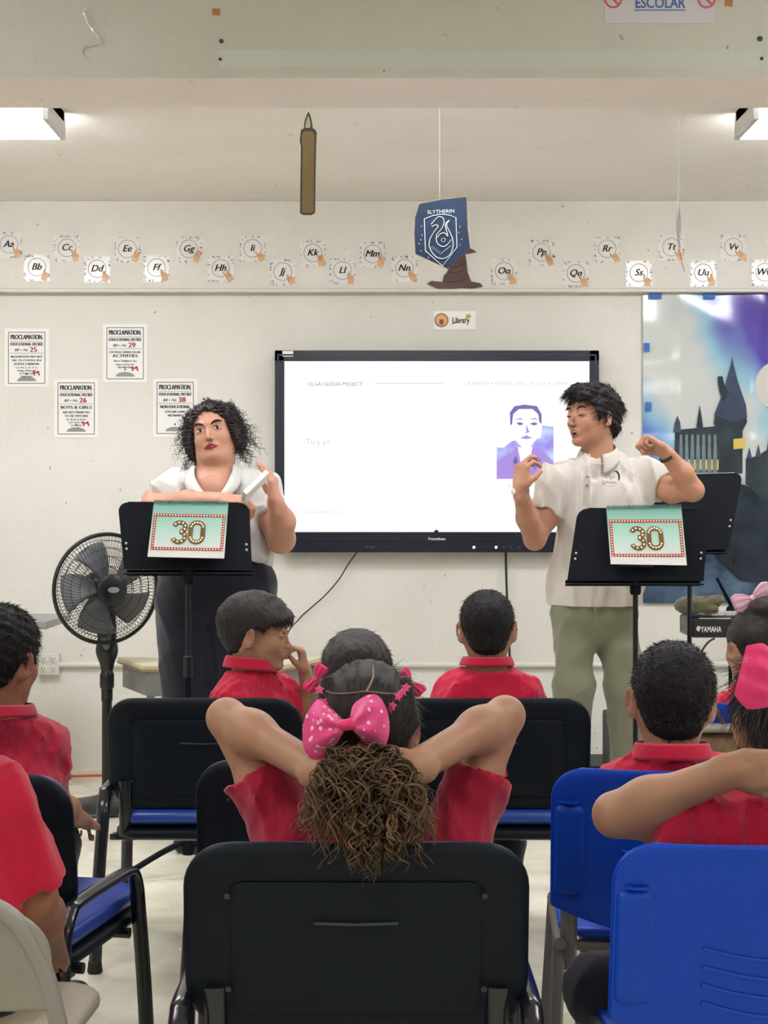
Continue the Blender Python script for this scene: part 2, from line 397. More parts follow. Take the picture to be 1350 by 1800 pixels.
# ---------------------------------------------------------------- tape, ribbon and sign on the beam
bf = by0-.001
def onbeam(px, py): return P(px, py, bf)
m_white_paper = mat('white_paper', rgb(238, 236, 230), rough=.45)
m_lam = mat('laminated_paper', rgb(236, 234, 228), rough=.14, spec=.32, bump=.05, bscale=16)
m_black = mat('black_ink', rgb(28, 28, 30), rough=.6)
m_red = mat('red_ink', rgb(190, 52, 52), rough=.6)
m_orange_tape = mat('orange_tape', rgb(168, 112, 66), rough=.5, var=.15)
for (px, py, s, lb) in ((380, 21, 7, 'scrap of orange tape on the green beam above the candle cutout'), (1281, 5, 7, 'scrap of orange tape on the green beam beside the school sign')):
    c = onbeam(px, py); k = bf/F_PX
    tag(obj('tape_scrap', MB().box((0, 0, 0), (s*2*k, .0015, s*1.7*k), rotm(0, .08, 0)), m_orange_tape), lb, 'tape').location = c
m_spack = mat('dark_hole', rgb(70, 68, 64), rough=.8)
for (px, py, s) in ((389, 72, 4), (387, 104, 3), (1336, 68, 5), (1339, 103, 3)):
    c = onbeam(px, py); k = bf/F_PX
    tag(obj('screw_anchor', MB().lathe([(s*k, 0), (s*.8*k, .004), (s*.3*k, .004)], (0, 0, 0), (0, -1, 0), 10), m_spack),
        'old dark screw anchor in the green beam, %s of the pair %s' % ('upper' if py < 90 else 'lower', 'under the orange tape' if px < 600 else 'beyond the school sign'), 'anchor', 'old screw anchors in the beam').location = c
m_ribbon = mat('silver_ribbon', rgb(226, 224, 212), rough=.18, metal=.35)
def ribbon(pts, w_, label):
    pts = [P(a, b, bf-.012-.01*math.sin(i*1.3)) for i, (a, b) in enumerate(pts)]
    sm = []
    for i in range(len(pts)-1):
        p0 = pts[max(i-1, 0)]; p1 = pts[i]; p2 = pts[i+1]; p3 = pts[min(i+2, len(pts)-1)]
        for t in np.linspace(0, 1, 6, endpoint=False): sm.append(.5*((2*p1)+(-p0+p2)*t+(2*p0-5*p1+4*p2-p3)*t*t+(-p0+3*p1-3*p2+p3)*t**3))
    sm.append(pts[-1])
    b = MB(); b.tube(sm, w_, 6, sq=(1, .25)); o = obj('curled_ribbon', b, m_ribbon); return tag(o, label, 'ribbon')
ribbon([(150, 12), (147, 22), (151, 33), (156, 44), (164, 55), (173, 64), (170, 72), (158, 76), (148, 84), (147, 95), (156, 105), (170, 107)], .003, 'curled silver ribbon hanging on the green beam above the ceiling light')
ribbon([(731, 27), (740, 38), (750, 50)], .0022, 'short straight bit of silver ribbon on the green beam')
ribbon([(778, 62), (784, 61), (788, 68)], .0022, 'tiny curled scrap of silver ribbon on the green beam')
t = thing('school_sign', P(1160, 41, bf), 'white laminated ESCOLAR sign with two prohibition symbols on the green beam', 'sign')
k = bf/F_PX
obj('sign_sheet', MB().box((0, 0, 95*k/2), (194*k, .0012, 95*k)), mat('sign_sheet', rgb(205, 200, 205), rough=.15), t)
tb = MB(); put_text(tb, 'ESCOLAR', (0, 0, 0), XU, ZU, YN, 0, 36*k, 26*k, lift=.0015, bold=.02, width=88*k); tb.box((0, -.001, 23*k), (90*k, .001, 1.6*k))
obj('lettering', tb, mat('blue_ink', rgb(62, 98, 168), rough=.5), t)
for s in (-1, 1):
    r = MB(); c = np.array((s*82*k, -.0015, 42*k)); rr = 14*k
    r.tube([c+rr*np.array((math.cos(a), 0, math.sin(a))) for a in np.linspace(0, 2*math.pi, 25)], 1.9*k, 6, caps=False)
    r.tube([c+rr*np.array((-.7, 0, .7)), c+rr*np.array((.7, 0, -.7))], 1.9*k, 6)
    obj('prohibition_symbol', r, mat('pink_red_ink', rgb(206, 96, 110), rough=.5), t)

# ---------------------------------------------------------------- alphabet cards along the upper band
wd = WALL_D-.045; k7 = wd/F_PX
m_grey_print = mat('grey_print', rgb(150, 146, 152), rough=.4)
m_hand_print = mat('hand_print', rgb(222, 172, 124), rough=.35)
m_hand_line = mat('hand_outline', rgb(190, 132, 84), rough=.5)
cards = [('Aa', 16, 431), ('Bb', 65, 471), ('Cc', 118, 437), ('Dd', 171, 474), ('Ee', 224, 439), ('Ff', 275, 472), ('Gg', 332, 439), ('Hh', 388, 473), ('Ii', 444, 438),
         ('Jj', 497, 479), ('Kk', 550, 446), ('Ll', 602, 477), ('Mm', 655, 448), ('Nn', 711, 473), ('Oo', 886, 478), ('Pp', 952, 445), ('Qq', 1012, 482), ('Rr', 1067, 439),
         ('Ss', 1123, 481), ('Tt', 1180, 436), ('Uu', 1236, 481), ('Vv', 1289, 436), ('Ww', 1344, 480)]
rnd = random.Random(5)
def swash(fn, mb): pass
for i, (s, px, py) in enumerate(cards):
    c = P(px, py, wd-.001); w_ = 46*k7
    t = thing('alphabet_card', c, 'laminated alphabet card with letters %s and a hand sign' % s, 'card', 'alphabet cards above the board')
    bend = rnd.uniform(.002, .006); tw = rnd.uniform(-.003, .003)
    def sh(u, v, bend=bend, tw=tw): return ((u-.5)*w_, -.0008-bend*.3*(1-v)**2-tw*.5*(u-.5)*(v-.5), (v-.5)*w_*1.02)
    obj('card_sheet', MB().sheet(sh, 6, 8), m_lam, t, sharp=0)
    ly = -.0032
    g = MB()
    for q in range(26):                               # printed scraps around the rim
        a = rnd.uniform(0, 6.28); r0 = rnd.uniform(.40, .60)
        x = max(-.46, min(.46, r0*1.25*math.cos(a)))*w_; z = max(-.46, min(.46, r0*1.25*math.sin(a)))*w_
        L = rnd.uniform(.05, .11)*w_
        g.box((x, ly, z), (L, .0004, L*rnd.uniform(.2, .4)), rotm(0, rnd.uniform(0, 3), 0))
    ring = [np.array((math.cos(a)*.34*w_, ly, .03*w_+math.sin(a)*.34*w_)) for a in np.linspace(0, 2*math.pi, 29)]
    g.tube(ring, .009*w_, 4, caps=False)
    obj('rim_print', g, m_grey_print, t, kind='stuff')
    tb = MB(); put_text(tb, s, (0, 0, 0), XU, ZU, YN, -.02*w_, .05*w_, .36*w_, lift=.0036, shear=.3, fat=.022); obj('lettering', tb, m_black, t)
    hx, hz = .31*w_, -.29*w_; hr = rnd.uniform(-.5, .5)
    hb = MB(); out = [(-.10, -.22), (-.15, -.02), (-.12, .10), (0, .17), (.12, .12), (.16, -.02), (.13, -.22)]
    Rz = rotm(0, hr, 0); hb.prism([(a*w_*.86, b*w_*.86) for a, b in out], (hx, -.0034, hz), Rz @ XU, Rz @ ZU, YN, .0006)
    nf = rnd.randint(1, 3)
    for q in range(nf):
        a0 = -.1+.08*q; p0 = np.array((hx, -.0032, hz))+Rz @ np.array(((a0)*w_, 0, .1*w_)); hb.tube([p0, p0+Rz @ np.array((rnd.uniform(-.05, .08)*w_, 0, rnd.uniform(.1, .2)*w_))], .032*w_, 6, sq=(1, 1))
    obj('hand_picture', hb, m_hand_print, t, recalc=True)
    hl = MB()
    for q in range(3): hl.tube([np.array((hx, -.0052, hz))+Rz @ np.array(((-.08+.07*q)*w_, 0, .1*w_)), np.array((hx, -.0052, hz))+Rz @ np.array(((-.06+.06*q)*w_, 0, -.02*w_))], .006*w_, 4)
    obj('finger_line', hl, m_hand_line, t, kind='stuff')

# ---------------------------------------------------------------- proclamation posters
k8 = (WALL_D-.002)/F_PX
m_post = mat('poster_sheet', rgb(246, 244, 240), rough=.25, spec=.5)
m_grey_ink = mat('dark_grey_ink', rgb(74, 70, 68), rough=.6)
posters = [(47, 629, '25', ['BROOMSTICKS MAY NOT', 'BE FLOWN IN', 'SCHOOL CORRIDORS', 'U N L E S S', 'being delivered', 'ATTENTION', 'PARTIES'], 'proclamation poster number 25, at the far edge beside the raised poster 29', True),
           (220, 621, '29', ['EXTRACURRICULAR', 'ACTIVITIES', 'Are Subject to', 'Approval by the', 'HEADMISTRESS'], 'proclamation poster number 29 reading ACTIVITIES, raised between two lower posters', True),
           (134, 718, '26', ['BOYS & GIRLS', 'ARE NOT PERMITTED', 'TO BE WITHIN', '8 INCHES', 'OF EACH', 'OTHER'], 'proclamation poster number 26 reading BOYS & GIRLS', True),
           (308, 717, '38', ['NON-EDUCATIONAL', 'TOYS AND GAMES', 'ARE BANNED'], 'proclamation poster number 38 partly behind the curly haired woman', False)]
for (px, py, num, lines, lb, mk) in posters:
    c = P(px, py, WALL_D-.002); k = k8; t = thing('wall_poster', c, lb, 'poster', 'proclamation posters')
    obj('poster_sheet', MB().box((0, 0, 0), (78*k, .0016, 103*k)), m_post, t)
    ink = MB(); W_, H_ = 64*k, 90*k
    for (a, b, cw, ch) in ((0, H_/2, W_, 1.1*k), (0, -H_/2, W_, 1.1*k), (-W_/2, 0, 1.1*k, H_), (W_/2, 0, 1.1*k, H_), (0, 29*k, 56*k, .6*k), (0, 8*k, 60*k, .6*k)):
        ink.box((a, -.0013, b), (cw, .0008, ch))
    put_text(ink, 'PROCLAMATION.', (0, 0, 0), XU, ZU, YN, 0, 36.5*k, 12*k, lift=.0014, fat=.05, width=56*k)
    put_text(ink, 'EDUCATIONAL DECREE', (0, 0, 0), XU, ZU, YN, 0, 24*k, 7.4*k, lift=.0014, fat=.06, width=57*k)
    put_text(ink, 'Bill ~ No', (0, 0, 0), XU, ZU, YN, -10*k, 14*k, 6*k, lift=.0014, shear=.4, bold=.03, width=24*k)
    z = 2.0
    for j, l in enumerate(lines):
        wj = (56-6*j if num == '25' else 54-(7*j)) if len(lines) > 3 else (52, 36, 26)[j]
        hgt = 7.6 if (j == 0 and num in '26 38') or (j == 1 and num == '29') else (5.2 if j < 3 else 4)
        put_text(ink, l, (0, 0, 0), XU, ZU, YN, 0, z*k, hgt*k, lift=.0014, fat=.06, width=max(12, wj)*k if l != 'ACTIVITIES' else 44*k); z -= hgt+1.2
    ink.prism([(-2.2*k, -30*k), (2.2*k, -30*k), (0, -26*k)], (0, -.0012, 0), XU, ZU, YN, .0004)
    obj('lettering', ink, m_grey_ink, t)
    rb = MB(); put_text(rb, num, (0, 0, 0), XU, ZU, YN, 12*k, 14.5*k, 12.5*k, lift=.0016, fat=.04, width=12*k)
    obj('number_print', rb, m_red, t, label='red printed number', kind='stuff')
    if mk: rb = MB(); put_text(rb, 'M', (0, 0, 0), XU, ZU, YN, 18*k, -27*k, 12*k, lift=.0016, shear=-.2, fat=.05, width=12*k); obj('letter_mark', rb, m_red, t, label='red letter M')
    sl = MB()
    arc = [(-17*k*math.cos(a), -41*k+8*k*math.sin(a)) for a in np.linspace(0, math.pi, 15)]
    sl.prism(arc, (0, -.001, 0), XU, ZU, YN, .0004); obj('seal_print', sl, m_grey_print, t, recalc=True)

# ---------------------------------------------------------------- library sign
c = P(799, 563, WALL_D-.002); k = k8; t = thing('library_sign', c, 'small Library sign with round orange badge above the screen', 'sign')
obj('sign_sheet', MB().box((0, 0, 0), (74*k, .0016, 32*k)), m_post, t)
obj('badge', MB().lathe([(12.5*k, 0), (12.5*k, .0012), (1e-4, .0012)], (-23*k, -.0008, 0), (0, -1, 0), 24), mat('badge_orange', rgb(186, 124, 76), rough=.5), t)
obj('badge_centre', MB().lathe([(9.6*k, 0), (9.6*k, .0018), (1e-4, .0018)], (-23*k, -.0008, 0), (0, -1, 0), 24), mat('badge_tan', rgb(226, 182, 130), rough=.5), t)
obj('badge_shape', MB().box((-23*k, -.003, -3*k), (7*k, .001, 9*k)), mat('badge_brown', rgb(122, 84, 62), rough=.5), t)
tb = MB(); put_text(tb, 'Library', (0, 0, 0), XU, ZU, YN, 11*k, 0, 14*k, lift=.0026, bold=.02, width=30*k); obj('lettering', tb, m_black, t)
pb = MB(); pb.box((12*k, -.0014, 0), (38*k, .0006, 1.6*k), rotm(0, -.4, 0)); pb.box((24*k, -.0015, 7*k), (8*k, .0006, 7*k), rotm(0, -.5, 0)); obj('pencil_print', pb, mat('ochre_print', rgb(214, 178, 108), rough=.6), t, kind='stuff')

# ---------------------------------------------------------------- hanging cutouts
m_string = mat('white_string', rgb(190, 186, 174), rough=.8, spec=.1)
def string(px, py, d, parent, off):
    p = P(px, py, d); top = np.array((p[0], p[1], CEIL)); obj('string', MB().tube([p-off, top-off], .0011, 5), m_string, parent)
# candle
dc = 4.6; c = P(541, 378, dc); k = dc/F_PX; t = thing('hanging_candle', c, 'flat candle cutout with dark outline hanging below the beam', 'decoration')
outer = [(-13.5, 3), (-8, 0), (7, 0), (13, 4), (14, 80), (15, 128), (16, 144), (13, 150), (9, 152), (7, 166), (4, 177), (1, 182), (-2, 176), (-6, 164), (-7, 152), (-12, 150), (-13, 142), (-14, 130), (-12, 120), (-13, 60)]
inner = [(-10.5, 5), (-6, 3), (6, 3), (10.5, 6), (11, 80), (12, 128), (12.5, 142), (6, 147), (-6, 147), (-9.5, 143), (-10.5, 128), (-9, 118), (-10, 60)]
flame = [(-4.5, 153), (4.5, 153), (4.5, 163), (1, 175), (-3, 163)]
obj('cutout', MB().prism([(a*k, b*k) for a, b in outer], (0, 0, 0), XU, ZU, YN, .002), mat('dark_outline', rgb(52, 44, 34), rough=.6), t, recalc=True)
m_wax = mat('wax_print', rgb(108, 98, 54), rough=.55, col2=rgb(116, 82, 46), scale=3, stretch=(26, 1, .8))
obj('wax_print', MB().prism([(a*k, b*k) for a, b in inner], (0, -.002, 0), XU, ZU, YN, .0008), m_wax, t, recalc=True)
obj('flame_print', MB().prism([(a*k, b*k) for a, b in flame], (0, -.002, 0), XU, ZU, YN, .0008), mat('flame_print', rgb(150, 152, 116), rough=.55), t, recalc=True)
obj('string', MB().tube([(0, 0, 181*k), (0, 0, CEIL-c[2])], .0008, 5), m_string, t)
# blue banner with a coiled snake crest
dbn = 5.2; k = dbn/F_PX; c = P(775, 472, dbn); t = thing('hanging_banner', c, 'dark blue hanging banner with silver snake crest and pointed bottom', 'decoration')
ol = [(-38, 115), (0, 121), (44, 124), (46, 70), (50, 34), (12, 0), (-44, 28), (-46, 62), (-45, 90)]
def wav(a, b): return np.array((a*k, -.00045*a, b*k))
def print_sheet(pts, t_, off):
    n = len(pts); A = [wav(a, b)+np.array((0, -off, 0)) for a, b in pts]; B = [p+np.array((0, t_, 0)) for p in A]
    return MB().add(A+B, [tuple(range(n-1, -1, -1)), tuple(range(n, 2*n))]+[(i, (i+1) % n, n+(i+1) % n, n+i) for i in range(n)])
m_ban = mat('banner_blue', rgb(16, 34, 58), rough=.5, var=.25, scale=14, spec=.25)
obj('banner_edge', print_sheet([(a*1.02, b*1.02-1) for a, b in ol], .0012, -.0012), mat('banner_gold', rgb(120, 104, 72), rough=.5), t, recalc=True)
obj('banner_sheet', print_sheet(ol, .0014, .0006), m_ban, t, recalc=True)
ln = MB(); shd = [(-29, 88), (-15, 93), (0, 95), (14, 93), (26, 88), (28, 36), (3, 4), (-27, 32)]
def line(pts, r, closed=False):
    q = [wav(a, b)+np.array((0, -.0028, 0)) for a, b in pts]; ln.tube(q+([q[0]] if closed else []), r*k, 5)
line(shd, .9, True)
def cr(pts, n=5):
    sm = []
    for i in range(len(pts)-1):
        p0, p1, p2, p3 = [np.array(pts[j], float) for j in (max(i-1, 0), i, i+1, min(i+2, len(pts)-1))]
        for t_ in np.linspace(0, 1, n, endpoint=False): sm.append(tuple(.5*((2*p1)+(-p0+p2)*t_+(2*p0-5*p1+4*p2-p3)*t_*t_+(-p0+3*p1-3*p2+p3)*t_**3)))
    return sm+[tuple(pts[-1])]
line(cr([(-17, 78), (-12, 84), (-4, 91), (4, 88), (5, 78), (0, 68), (-7, 60), (-8, 50), (-4, 42), (4, 38), (12, 42), (18, 50)]), .85)
line(cr([(-16, 74), (-9, 77), (-5, 74), (-11, 66), (-19, 52), (-20, 38), (-10, 22), (4, 17), (16, 24), (21, 38), (20, 52), (14, 66), (10, 76), (15, 84), (8, 78), (9, 68), (12, 56), (6, 62), (-2, 60), (-6, 54)]), .85)
line(cr([(0, 50), (4, 46), (8, 50), (4, 53), (0, 50)]), .5)
for q in range(13): line([(-17+q*2.6, 24+abs(6-q)*2.0), (-14+q*2.6, 28+abs(6-q)*2.0)], .35)
for (a, b) in ((-34, 76), (-33, 60), (-35, 52), (-38, 45), (-35, 32), (-22, 20), (-8, 8), (33, 72), (31, 62), (36, 50), (33, 40)): ln.box(wav(a, b)+np.array((0, -.0022, 0)), (1.6*k, .0008, 1.6*k), rotm(0, .78, 0))
put_text(ln, 'SLYTHERIN', (0, 0, 0), unit((k, -.00045, 0)), ZU, YN, 0, 100*k, 9*k, lift=.003, bold=.0, width=48*k)
obj('silver_print', ln, mat('silver_print', rgb(176, 182, 178), rough=.4), t, kind='stuff')
obj('string', MB().tube([(-.004, 0, 121*k), (-.004, 0, CEIL-c[2])], .0006, 5), m_string, t)
# brown hat cutout fixed to the wall band
c = P(800, 509, wd-.004); k = wd/F_PX; t = thing('hat_cutout', c, 'flat brown pointed hat cutout standing on the wall ledge behind the banner', 'decoration')
hat = [(-49, 10), (-42, 15), (-30, 14), (-22, 13), (-20, 24), (-14, 30), (-8, 44), (-6, 58), (6, 66), (18, 70), (28, 72), (38, 66), (30, 64), (18, 62), (20, 48), (22, 30), (28, 14), (44, 11), (49, 5), (30, 2), (10, 3), (-10, 0), (-30, 1)]
obj('cutout', MB().prism([(a*k, b*k) for a, b in hat], (0, 0, 0), XU, ZU, YN, .003), mat('hat_print', rgb(104, 78, 74), rough=.6, col2=rgb(84, 62, 60), scale=18), t, recalc=True)
fl = MB()
for (a, b, c2, d2) in ((-12, 30, 14, 34), (-8, 40, 16, 46), (-6, 52, 12, 58), (-20, 14, 20, 18)): fl.tube([(a*k, -.0035, b*k), ((a+c2)/2*k, -.0035, (b+d2)/2*k-.008), (c2*k, -.0035, d2*k)], .0022, 5)
obj('fold_print', fl, mat('hat_fold_print', rgb(78, 60, 62), rough=.7), t, kind='stuff')
# second banner seen edge-on
dbn2 = 4.9; k = dbn2/F_PX; c = P(1194, 478, dbn2); t = thing('hanging_banner', c, 'twisted hanging banner seen edge-on from a string above the cards', 'decoration')
def tw(u, v):
    z = v; wdt = [0, 8, 16, 20, 23, 22, 12, 0][min(7, int(z*7))]*(1-(z*7 % 1))+[0, 8, 16, 20, 23, 22, 12, 0][min(7, int(z*7)+1)]*(z*7 % 1)
    cx = 10-26*z+14*z*z; return np.array(((cx-wdt*.5+u*wdt)*k, (u-.5)*.16*math.sin(math.pi*z)+.02*math.sin(5*z), z*120*k))
def sheet_thick(fn, nu, nv, t_, m, name, parent):
    o = obj(name, MB().sheet(fn, nu, nv), m, parent, sharp=0); s = o.modifiers.new('solid', 'SOLIDIFY'); s.thickness = t_; return o
sheet_thick(tw, 6, 16, .0015, mat('banner_back', rgb(164, 152, 138), rough=.35, col2=rgb(70, 66, 96), scale=5), 'banner_sheet', t)
obj('string', MB().tube([(-.003, 0, 119*k), (-.003, 0, CEIL-c[2])], .0009, 5), m_string, t)

# ---------------------------------------------------------------- outlet box, conduit, cables
m_plastic = mat('white_plastic', rgb(222, 220, 210), rough=.35)
c = P(85, 1168, WALL_D-.035); k = (WALL_D-.035)/F_PX; t = thing('outlet_box', c, 'white four-socket outlet box mounted on the wall beside the fan', 'outlet')
obj('box_body', MB().box((0, .017, 0), (37*k, .034, 38*k)), m_plastic, t, bevel=.004)
for a in (-8.5, 9):
    for b in (-8.5, 8.5):
        s = MB().lathe([(7*k, 0), (7*k, .003), (6.4*k, .004), (1e-4, .004)], (a*k, 0, b*k), (0, -1, 0), 14); so = obj('socket', s, m_plastic, t)
        h_ = MB()
        for q in (-2.4, 2.4): h_.box((a*k+q*k, -.0042, b*k+1.5*k), (.9*k, .001, 3.6*k))
        h_.box((a*k, -.0042, b*k-3.2*k), (1.6*k, .001, 1.6*k)); obj('socket_hole', h_, m_spack, so, kind='stuff')
z0 = P(0, 1168, WALL_D)[2]
tag(obj('conduit', MB().tube([(P(104, 0, WALL_D)[0], WALL_D-.014, z0), (XR, WALL_D-.014, z0-.0)], .0135, 10), m_plastic), 'white conduit pipe running low along the front wall', 'pipe')
m_cable = mat('black_cable', rgb(34, 34, 38), rough=.5)
def spline(pts, n=8):
    pts = [np.asarray(p, float) for p in pts]; sm = []
    for i in range(len(pts)-1):
        p0, p1, p2, p3 = pts[max(i-1, 0)], pts[i], pts[i+1], pts[min(i+2, len(pts)-1)]
        for t_ in np.linspace(0, 1, n, endpoint=False): sm.append(.5*((2*p1)+(-p0+p2)*t_+(2*p0-5*p1+4*p2-p3)*t_*t_+(-p0+3*p1-3*p2+p3)*t_**3))
    return sm+[pts[-1]]
dW = WALL_D-.03
tag(obj('power_cable', MB().tube(spline([P(628, 970, dW), P(612, 992, dW), P(596, 1018, dW), P(572, 1046, dW), P(545, 1070, dW), P(526, 1088, dW), P(500, 1130, dW-.3), P(470, 1290, dW-.4)]), .0035, 6), m_cable), 'thin black cable curving down and away from the screen', 'cable')
tag(obj('power_cable', MB().tube(spline([P(889, 970, dW), P(890, 1020, dW), P(893, 1090, dW), P(896, 1170, dW), P(896, 1330, dW)]), .0055, 6), m_cable), 'straight black cable hanging down the wall under the screen', 'cable')
tag(obj('extension_cord', MB().tube(spline([(-3.4, 7.2, .008), (-2.2, 7.18, .008), (-1.6, 7.16, .008), (-1.25, 7.2, .008), (-.6, 7.25, .008)]), .006, 6), mat('orange_cord', rgb(214, 92, 40), rough=.5)), 'orange extension cord lying on the floor along the wall', 'cord')

# ---------------------------------------------------------------- flat panel screen
xl, zt = P(483, 616, 7.35)[0], P(0, 616, 7.35)[2]; xr, zb = P(1053, 971, 7.35)[0], P(0, 971, 7.35)[2]; k = 7.35/F_PX
cx, cz = (xl+xr)/2, (zt+zb)/2; TW, TH = xr-xl, zt-zb
t = thing('display_screen', (cx, 7.35, cz), 'large black framed flat panel showing a slide with a purple portrait', 'screen')
m_bez = mat('display_black', rgb(22, 27, 40), rough=.3, var=.1, scale=4); m_bez2 = mat('display_blue_black', rgb(30, 42, 66), rough=.25)
obj('rear_case', MB().box((0, .055, 0), (TW-.06, .06, TH-.06)), m_bez, t, bevel=.01)
fr = MB(); bt, bl, bb = 19*k, 17*k, 36*k
for (a, b, c_, d_) in ((0, TH/2-bt/2, TW, bt), (0, -TH/2+bb/2, TW, bb), (-TW/2+bl/2, 0, bl, TH), (TW/2-bl/2, 0, bl, TH)): fr.box((a, .012, b), (c_, .03, d_))
obj('frame', fr, m_bez, t, bevel=.003)
inn = MB(); 
for (a, b, c_, d_) in ((0, TH/2-8*k, TW-10*k, 3*k), (-TW/2+6*k, 0, 3*k, TH-16*k), (TW/2-6*k, 0, 3*k, TH-16*k), (0, -TH/2+24*k, TW-6*k, 2*k), (0, -TH/2+9*k, TW-12*k, 2*k)): inn.box((a, -.0035, b), (c_, .003, d_))
obj('frame_groove', inn, m_bez2, t)
def screen_mat(name, col, s): 
    m, nt, b = _nt(name); b.inputs['Base Color'].default_value = (.02, .02, .02, 1); b.inputs['Roughness'].default_value = .2
    b.inputs['Emission Color'].default_value = (*col, 1); b.inputs['Emission Strength'].default_value = s
    if name != 'lit_panel': m.cycles.emission_sampling = 'NONE'
    return m
SW, SH = TW-2*bl, TH-bt-bb; sz = (bb-bt)/2
pan = obj('lit_panel', MB().box((0, .006, sz), (SW, .01, SH)), screen_mat('lit_panel', (1, 1, 1), SCREEN), t, label='glowing white slide')
def S(px, py): return (P(px, 0, 7.35)[0]-cx, P(0, py, 7.35)[2]-cz)
def stext(body, px, py, size, width, col, s=1.0, **kw):
    a, b = S(px, py); q = MB(); put_text(q, body, (0, .0008, 0), XU, ZU, YN, a, b, size*k, lift=.001, width=width*k, **kw); return obj('slide_text', q, screen_mat('slide_ink', col, s*.75), pan)
stext('OLGA IGLESIAS PROJECT', 589, 675, 9, 96, rgb(50, 110, 130), bold=.01)
stext('LA PRIMERA SUPERESTRELLA DE LA OPERA', 908, 674, 8, 184, rgb(120, 176, 186))
stext('Tu y yo', 559, 776, 15, 42, rgb(160, 190, 190)); stext('PROGRAMA OLGA', 566, 900, 7, 66, rgb(130, 190, 170))
stext('JOSE DE DIEGO', 935, 853, 8, 84, rgb(150, 200, 180))
a, b = S(719, 674); obj('slide_line', MB().box((a, .0006, b), (120*k, .0006, 1.2*k)), screen_mat('slide_line', rgb(140, 176, 190), .75), pan)
def watercolor():
    m, nt, bs = _nt('watercolour'); N = nt.nodes; L = nt.links; bs.inputs['Base Color'].default_value = (.02, .02, .02, 1)
    tc = N.new('ShaderNodeTexCoord'); n = N.new('ShaderNodeTexNoise'); n.inputs['Scale'].default_value = 13; n.inputs['Detail'].default_value = 6
    L.new(tc.outputs['Object'], n.inputs['Vector']); r = N.new('ShaderNodeValToRGB'); e = r.color_ramp.elements
    e[0].position = .35; e[0].color = (*rgb(150, 130, 226), 1); e[1].position = .66; e[1].color = (*rgb(196, 224, 250), 1); q = e.new(.5); q.color = (*rgb(176, 176, 240), 1)
    L.new(n.outputs['Fac'], r.inputs[0]); L.new(r.outputs[0], bs.inputs['Emission Color']); bs.inputs['Emission Strength'].default_value = .75; m.cycles.emission_sampling = 'NONE'; return m
def spoly(name, pts, m, y=0.0004):
    q = [S(*p) for p in pts]; return obj(name, MB().prism(q, (0, .0012-y, 0), XU, ZU, YN, .0004), m, pan, recalc=True)
por = [(873, 786), (885, 787), (900, 775), (950, 770), (953, 748), (973, 750), (974, 842), (873, 842)]
spoly('portrait_ground', por, watercolor(), .0008)
m_pv, m_pd, m_pw = screen_mat('portrait_violet', rgb(168, 140, 222), .75), screen_mat('portrait_dark', rgb(112, 92, 170), .75), screen_mat('portrait_white', rgb(246, 246, 255), .82)
spoly('portrait_coat', [(873, 812), (898, 797), (908, 785), (924, 800), (940, 785), (955, 793), (973, 812), (974, 842), (873, 842)], m_pv, .0012)
spoly('portrait_shirt', [(910, 786), (936, 786), (928, 826), (918, 826)], m_pw, .0016)
spoly('portrait_face', [(900, 728), (905, 718), (920, 714), (940, 716), (949, 730), (950, 752), (943, 772), (932, 786), (920, 788), (909, 778), (901, 760)], m_pw, .0018)
spoly('portrait_hair', [(897, 748), (896, 725), (904, 714), (922, 711), (944, 714), (952, 728), (952, 746), (948, 742), (946, 728), (936, 719), (912, 719), (902, 728), (900, 746)], m_pd, .0022)
for (pts, m) in (([(907, 744), (914, 742), (921, 745), (914, 748)], m_pd), ([(931, 745), (939, 742), (946, 745), (939, 748)], m_pd), ([(904, 738), (914, 735), (921, 738), (914, 737)], m_pd), ([(930, 738), (939, 735), (948, 738), (939, 737)], m_pd),
                 ([(925, 746), (931, 760), (922, 762), (925, 759)], m_pv), ([(914, 770), (925, 765), (936, 770), (925, 772)], m_pv), ([(906, 800), (919, 836), (912, 832), (902, 812)], m_pd), ([(940, 800), (951, 808), (936, 832), (944, 812)], m_pd)):
    spoly('portrait_mark', pts, m, .0024)
lb_ = MB(); put_text(lb_, 'Promethean', (0, 0, 0), XU, ZU, YN, 0, -TH/2+24*k, 7*k, lift=.0055, bold=.01, width=30*k); obj('maker_lettering', lb_, m_post, t)
for a in (833, 872): obj('button_light', MB().lathe([(2.6*k, 0), (2.6*k, .002), (1e-4, .002)], (P(a, 0, 7.35)[0]-cx, -.003, P(0, 962, 7.35)[2]-cz), (0, -1, 0), 12), screen_mat('button_glow', (1, 1, 1), 1.2), t)
ic = MB()
for a in (645, 652, 657, 885, 898, 912): ic.box((P(a, 0, 7.35)[0]-cx, -.0035, P(0, 962, 7.35)[2]-cz), (3.4*k, .001, 3.4*k))
obj('button_mark', ic, mat('grey_mark', rgb(120, 128, 140), rough=.5), t, kind='stuff')
obj('asset_sticker', MB().box((P(506, 0, 7.35)[0]-cx, -.0035, P(0, 622, 7.35)[2]-cz), (19*k, .001, 10*k)), m_post, t)
obj('sensor_bump', MB().ball((P(767, 0, 7.35)[0]-cx, -.004, P(0, 934, 7.35)[2]-cz), (4*k, .006, 3*k)), m_bez, t)

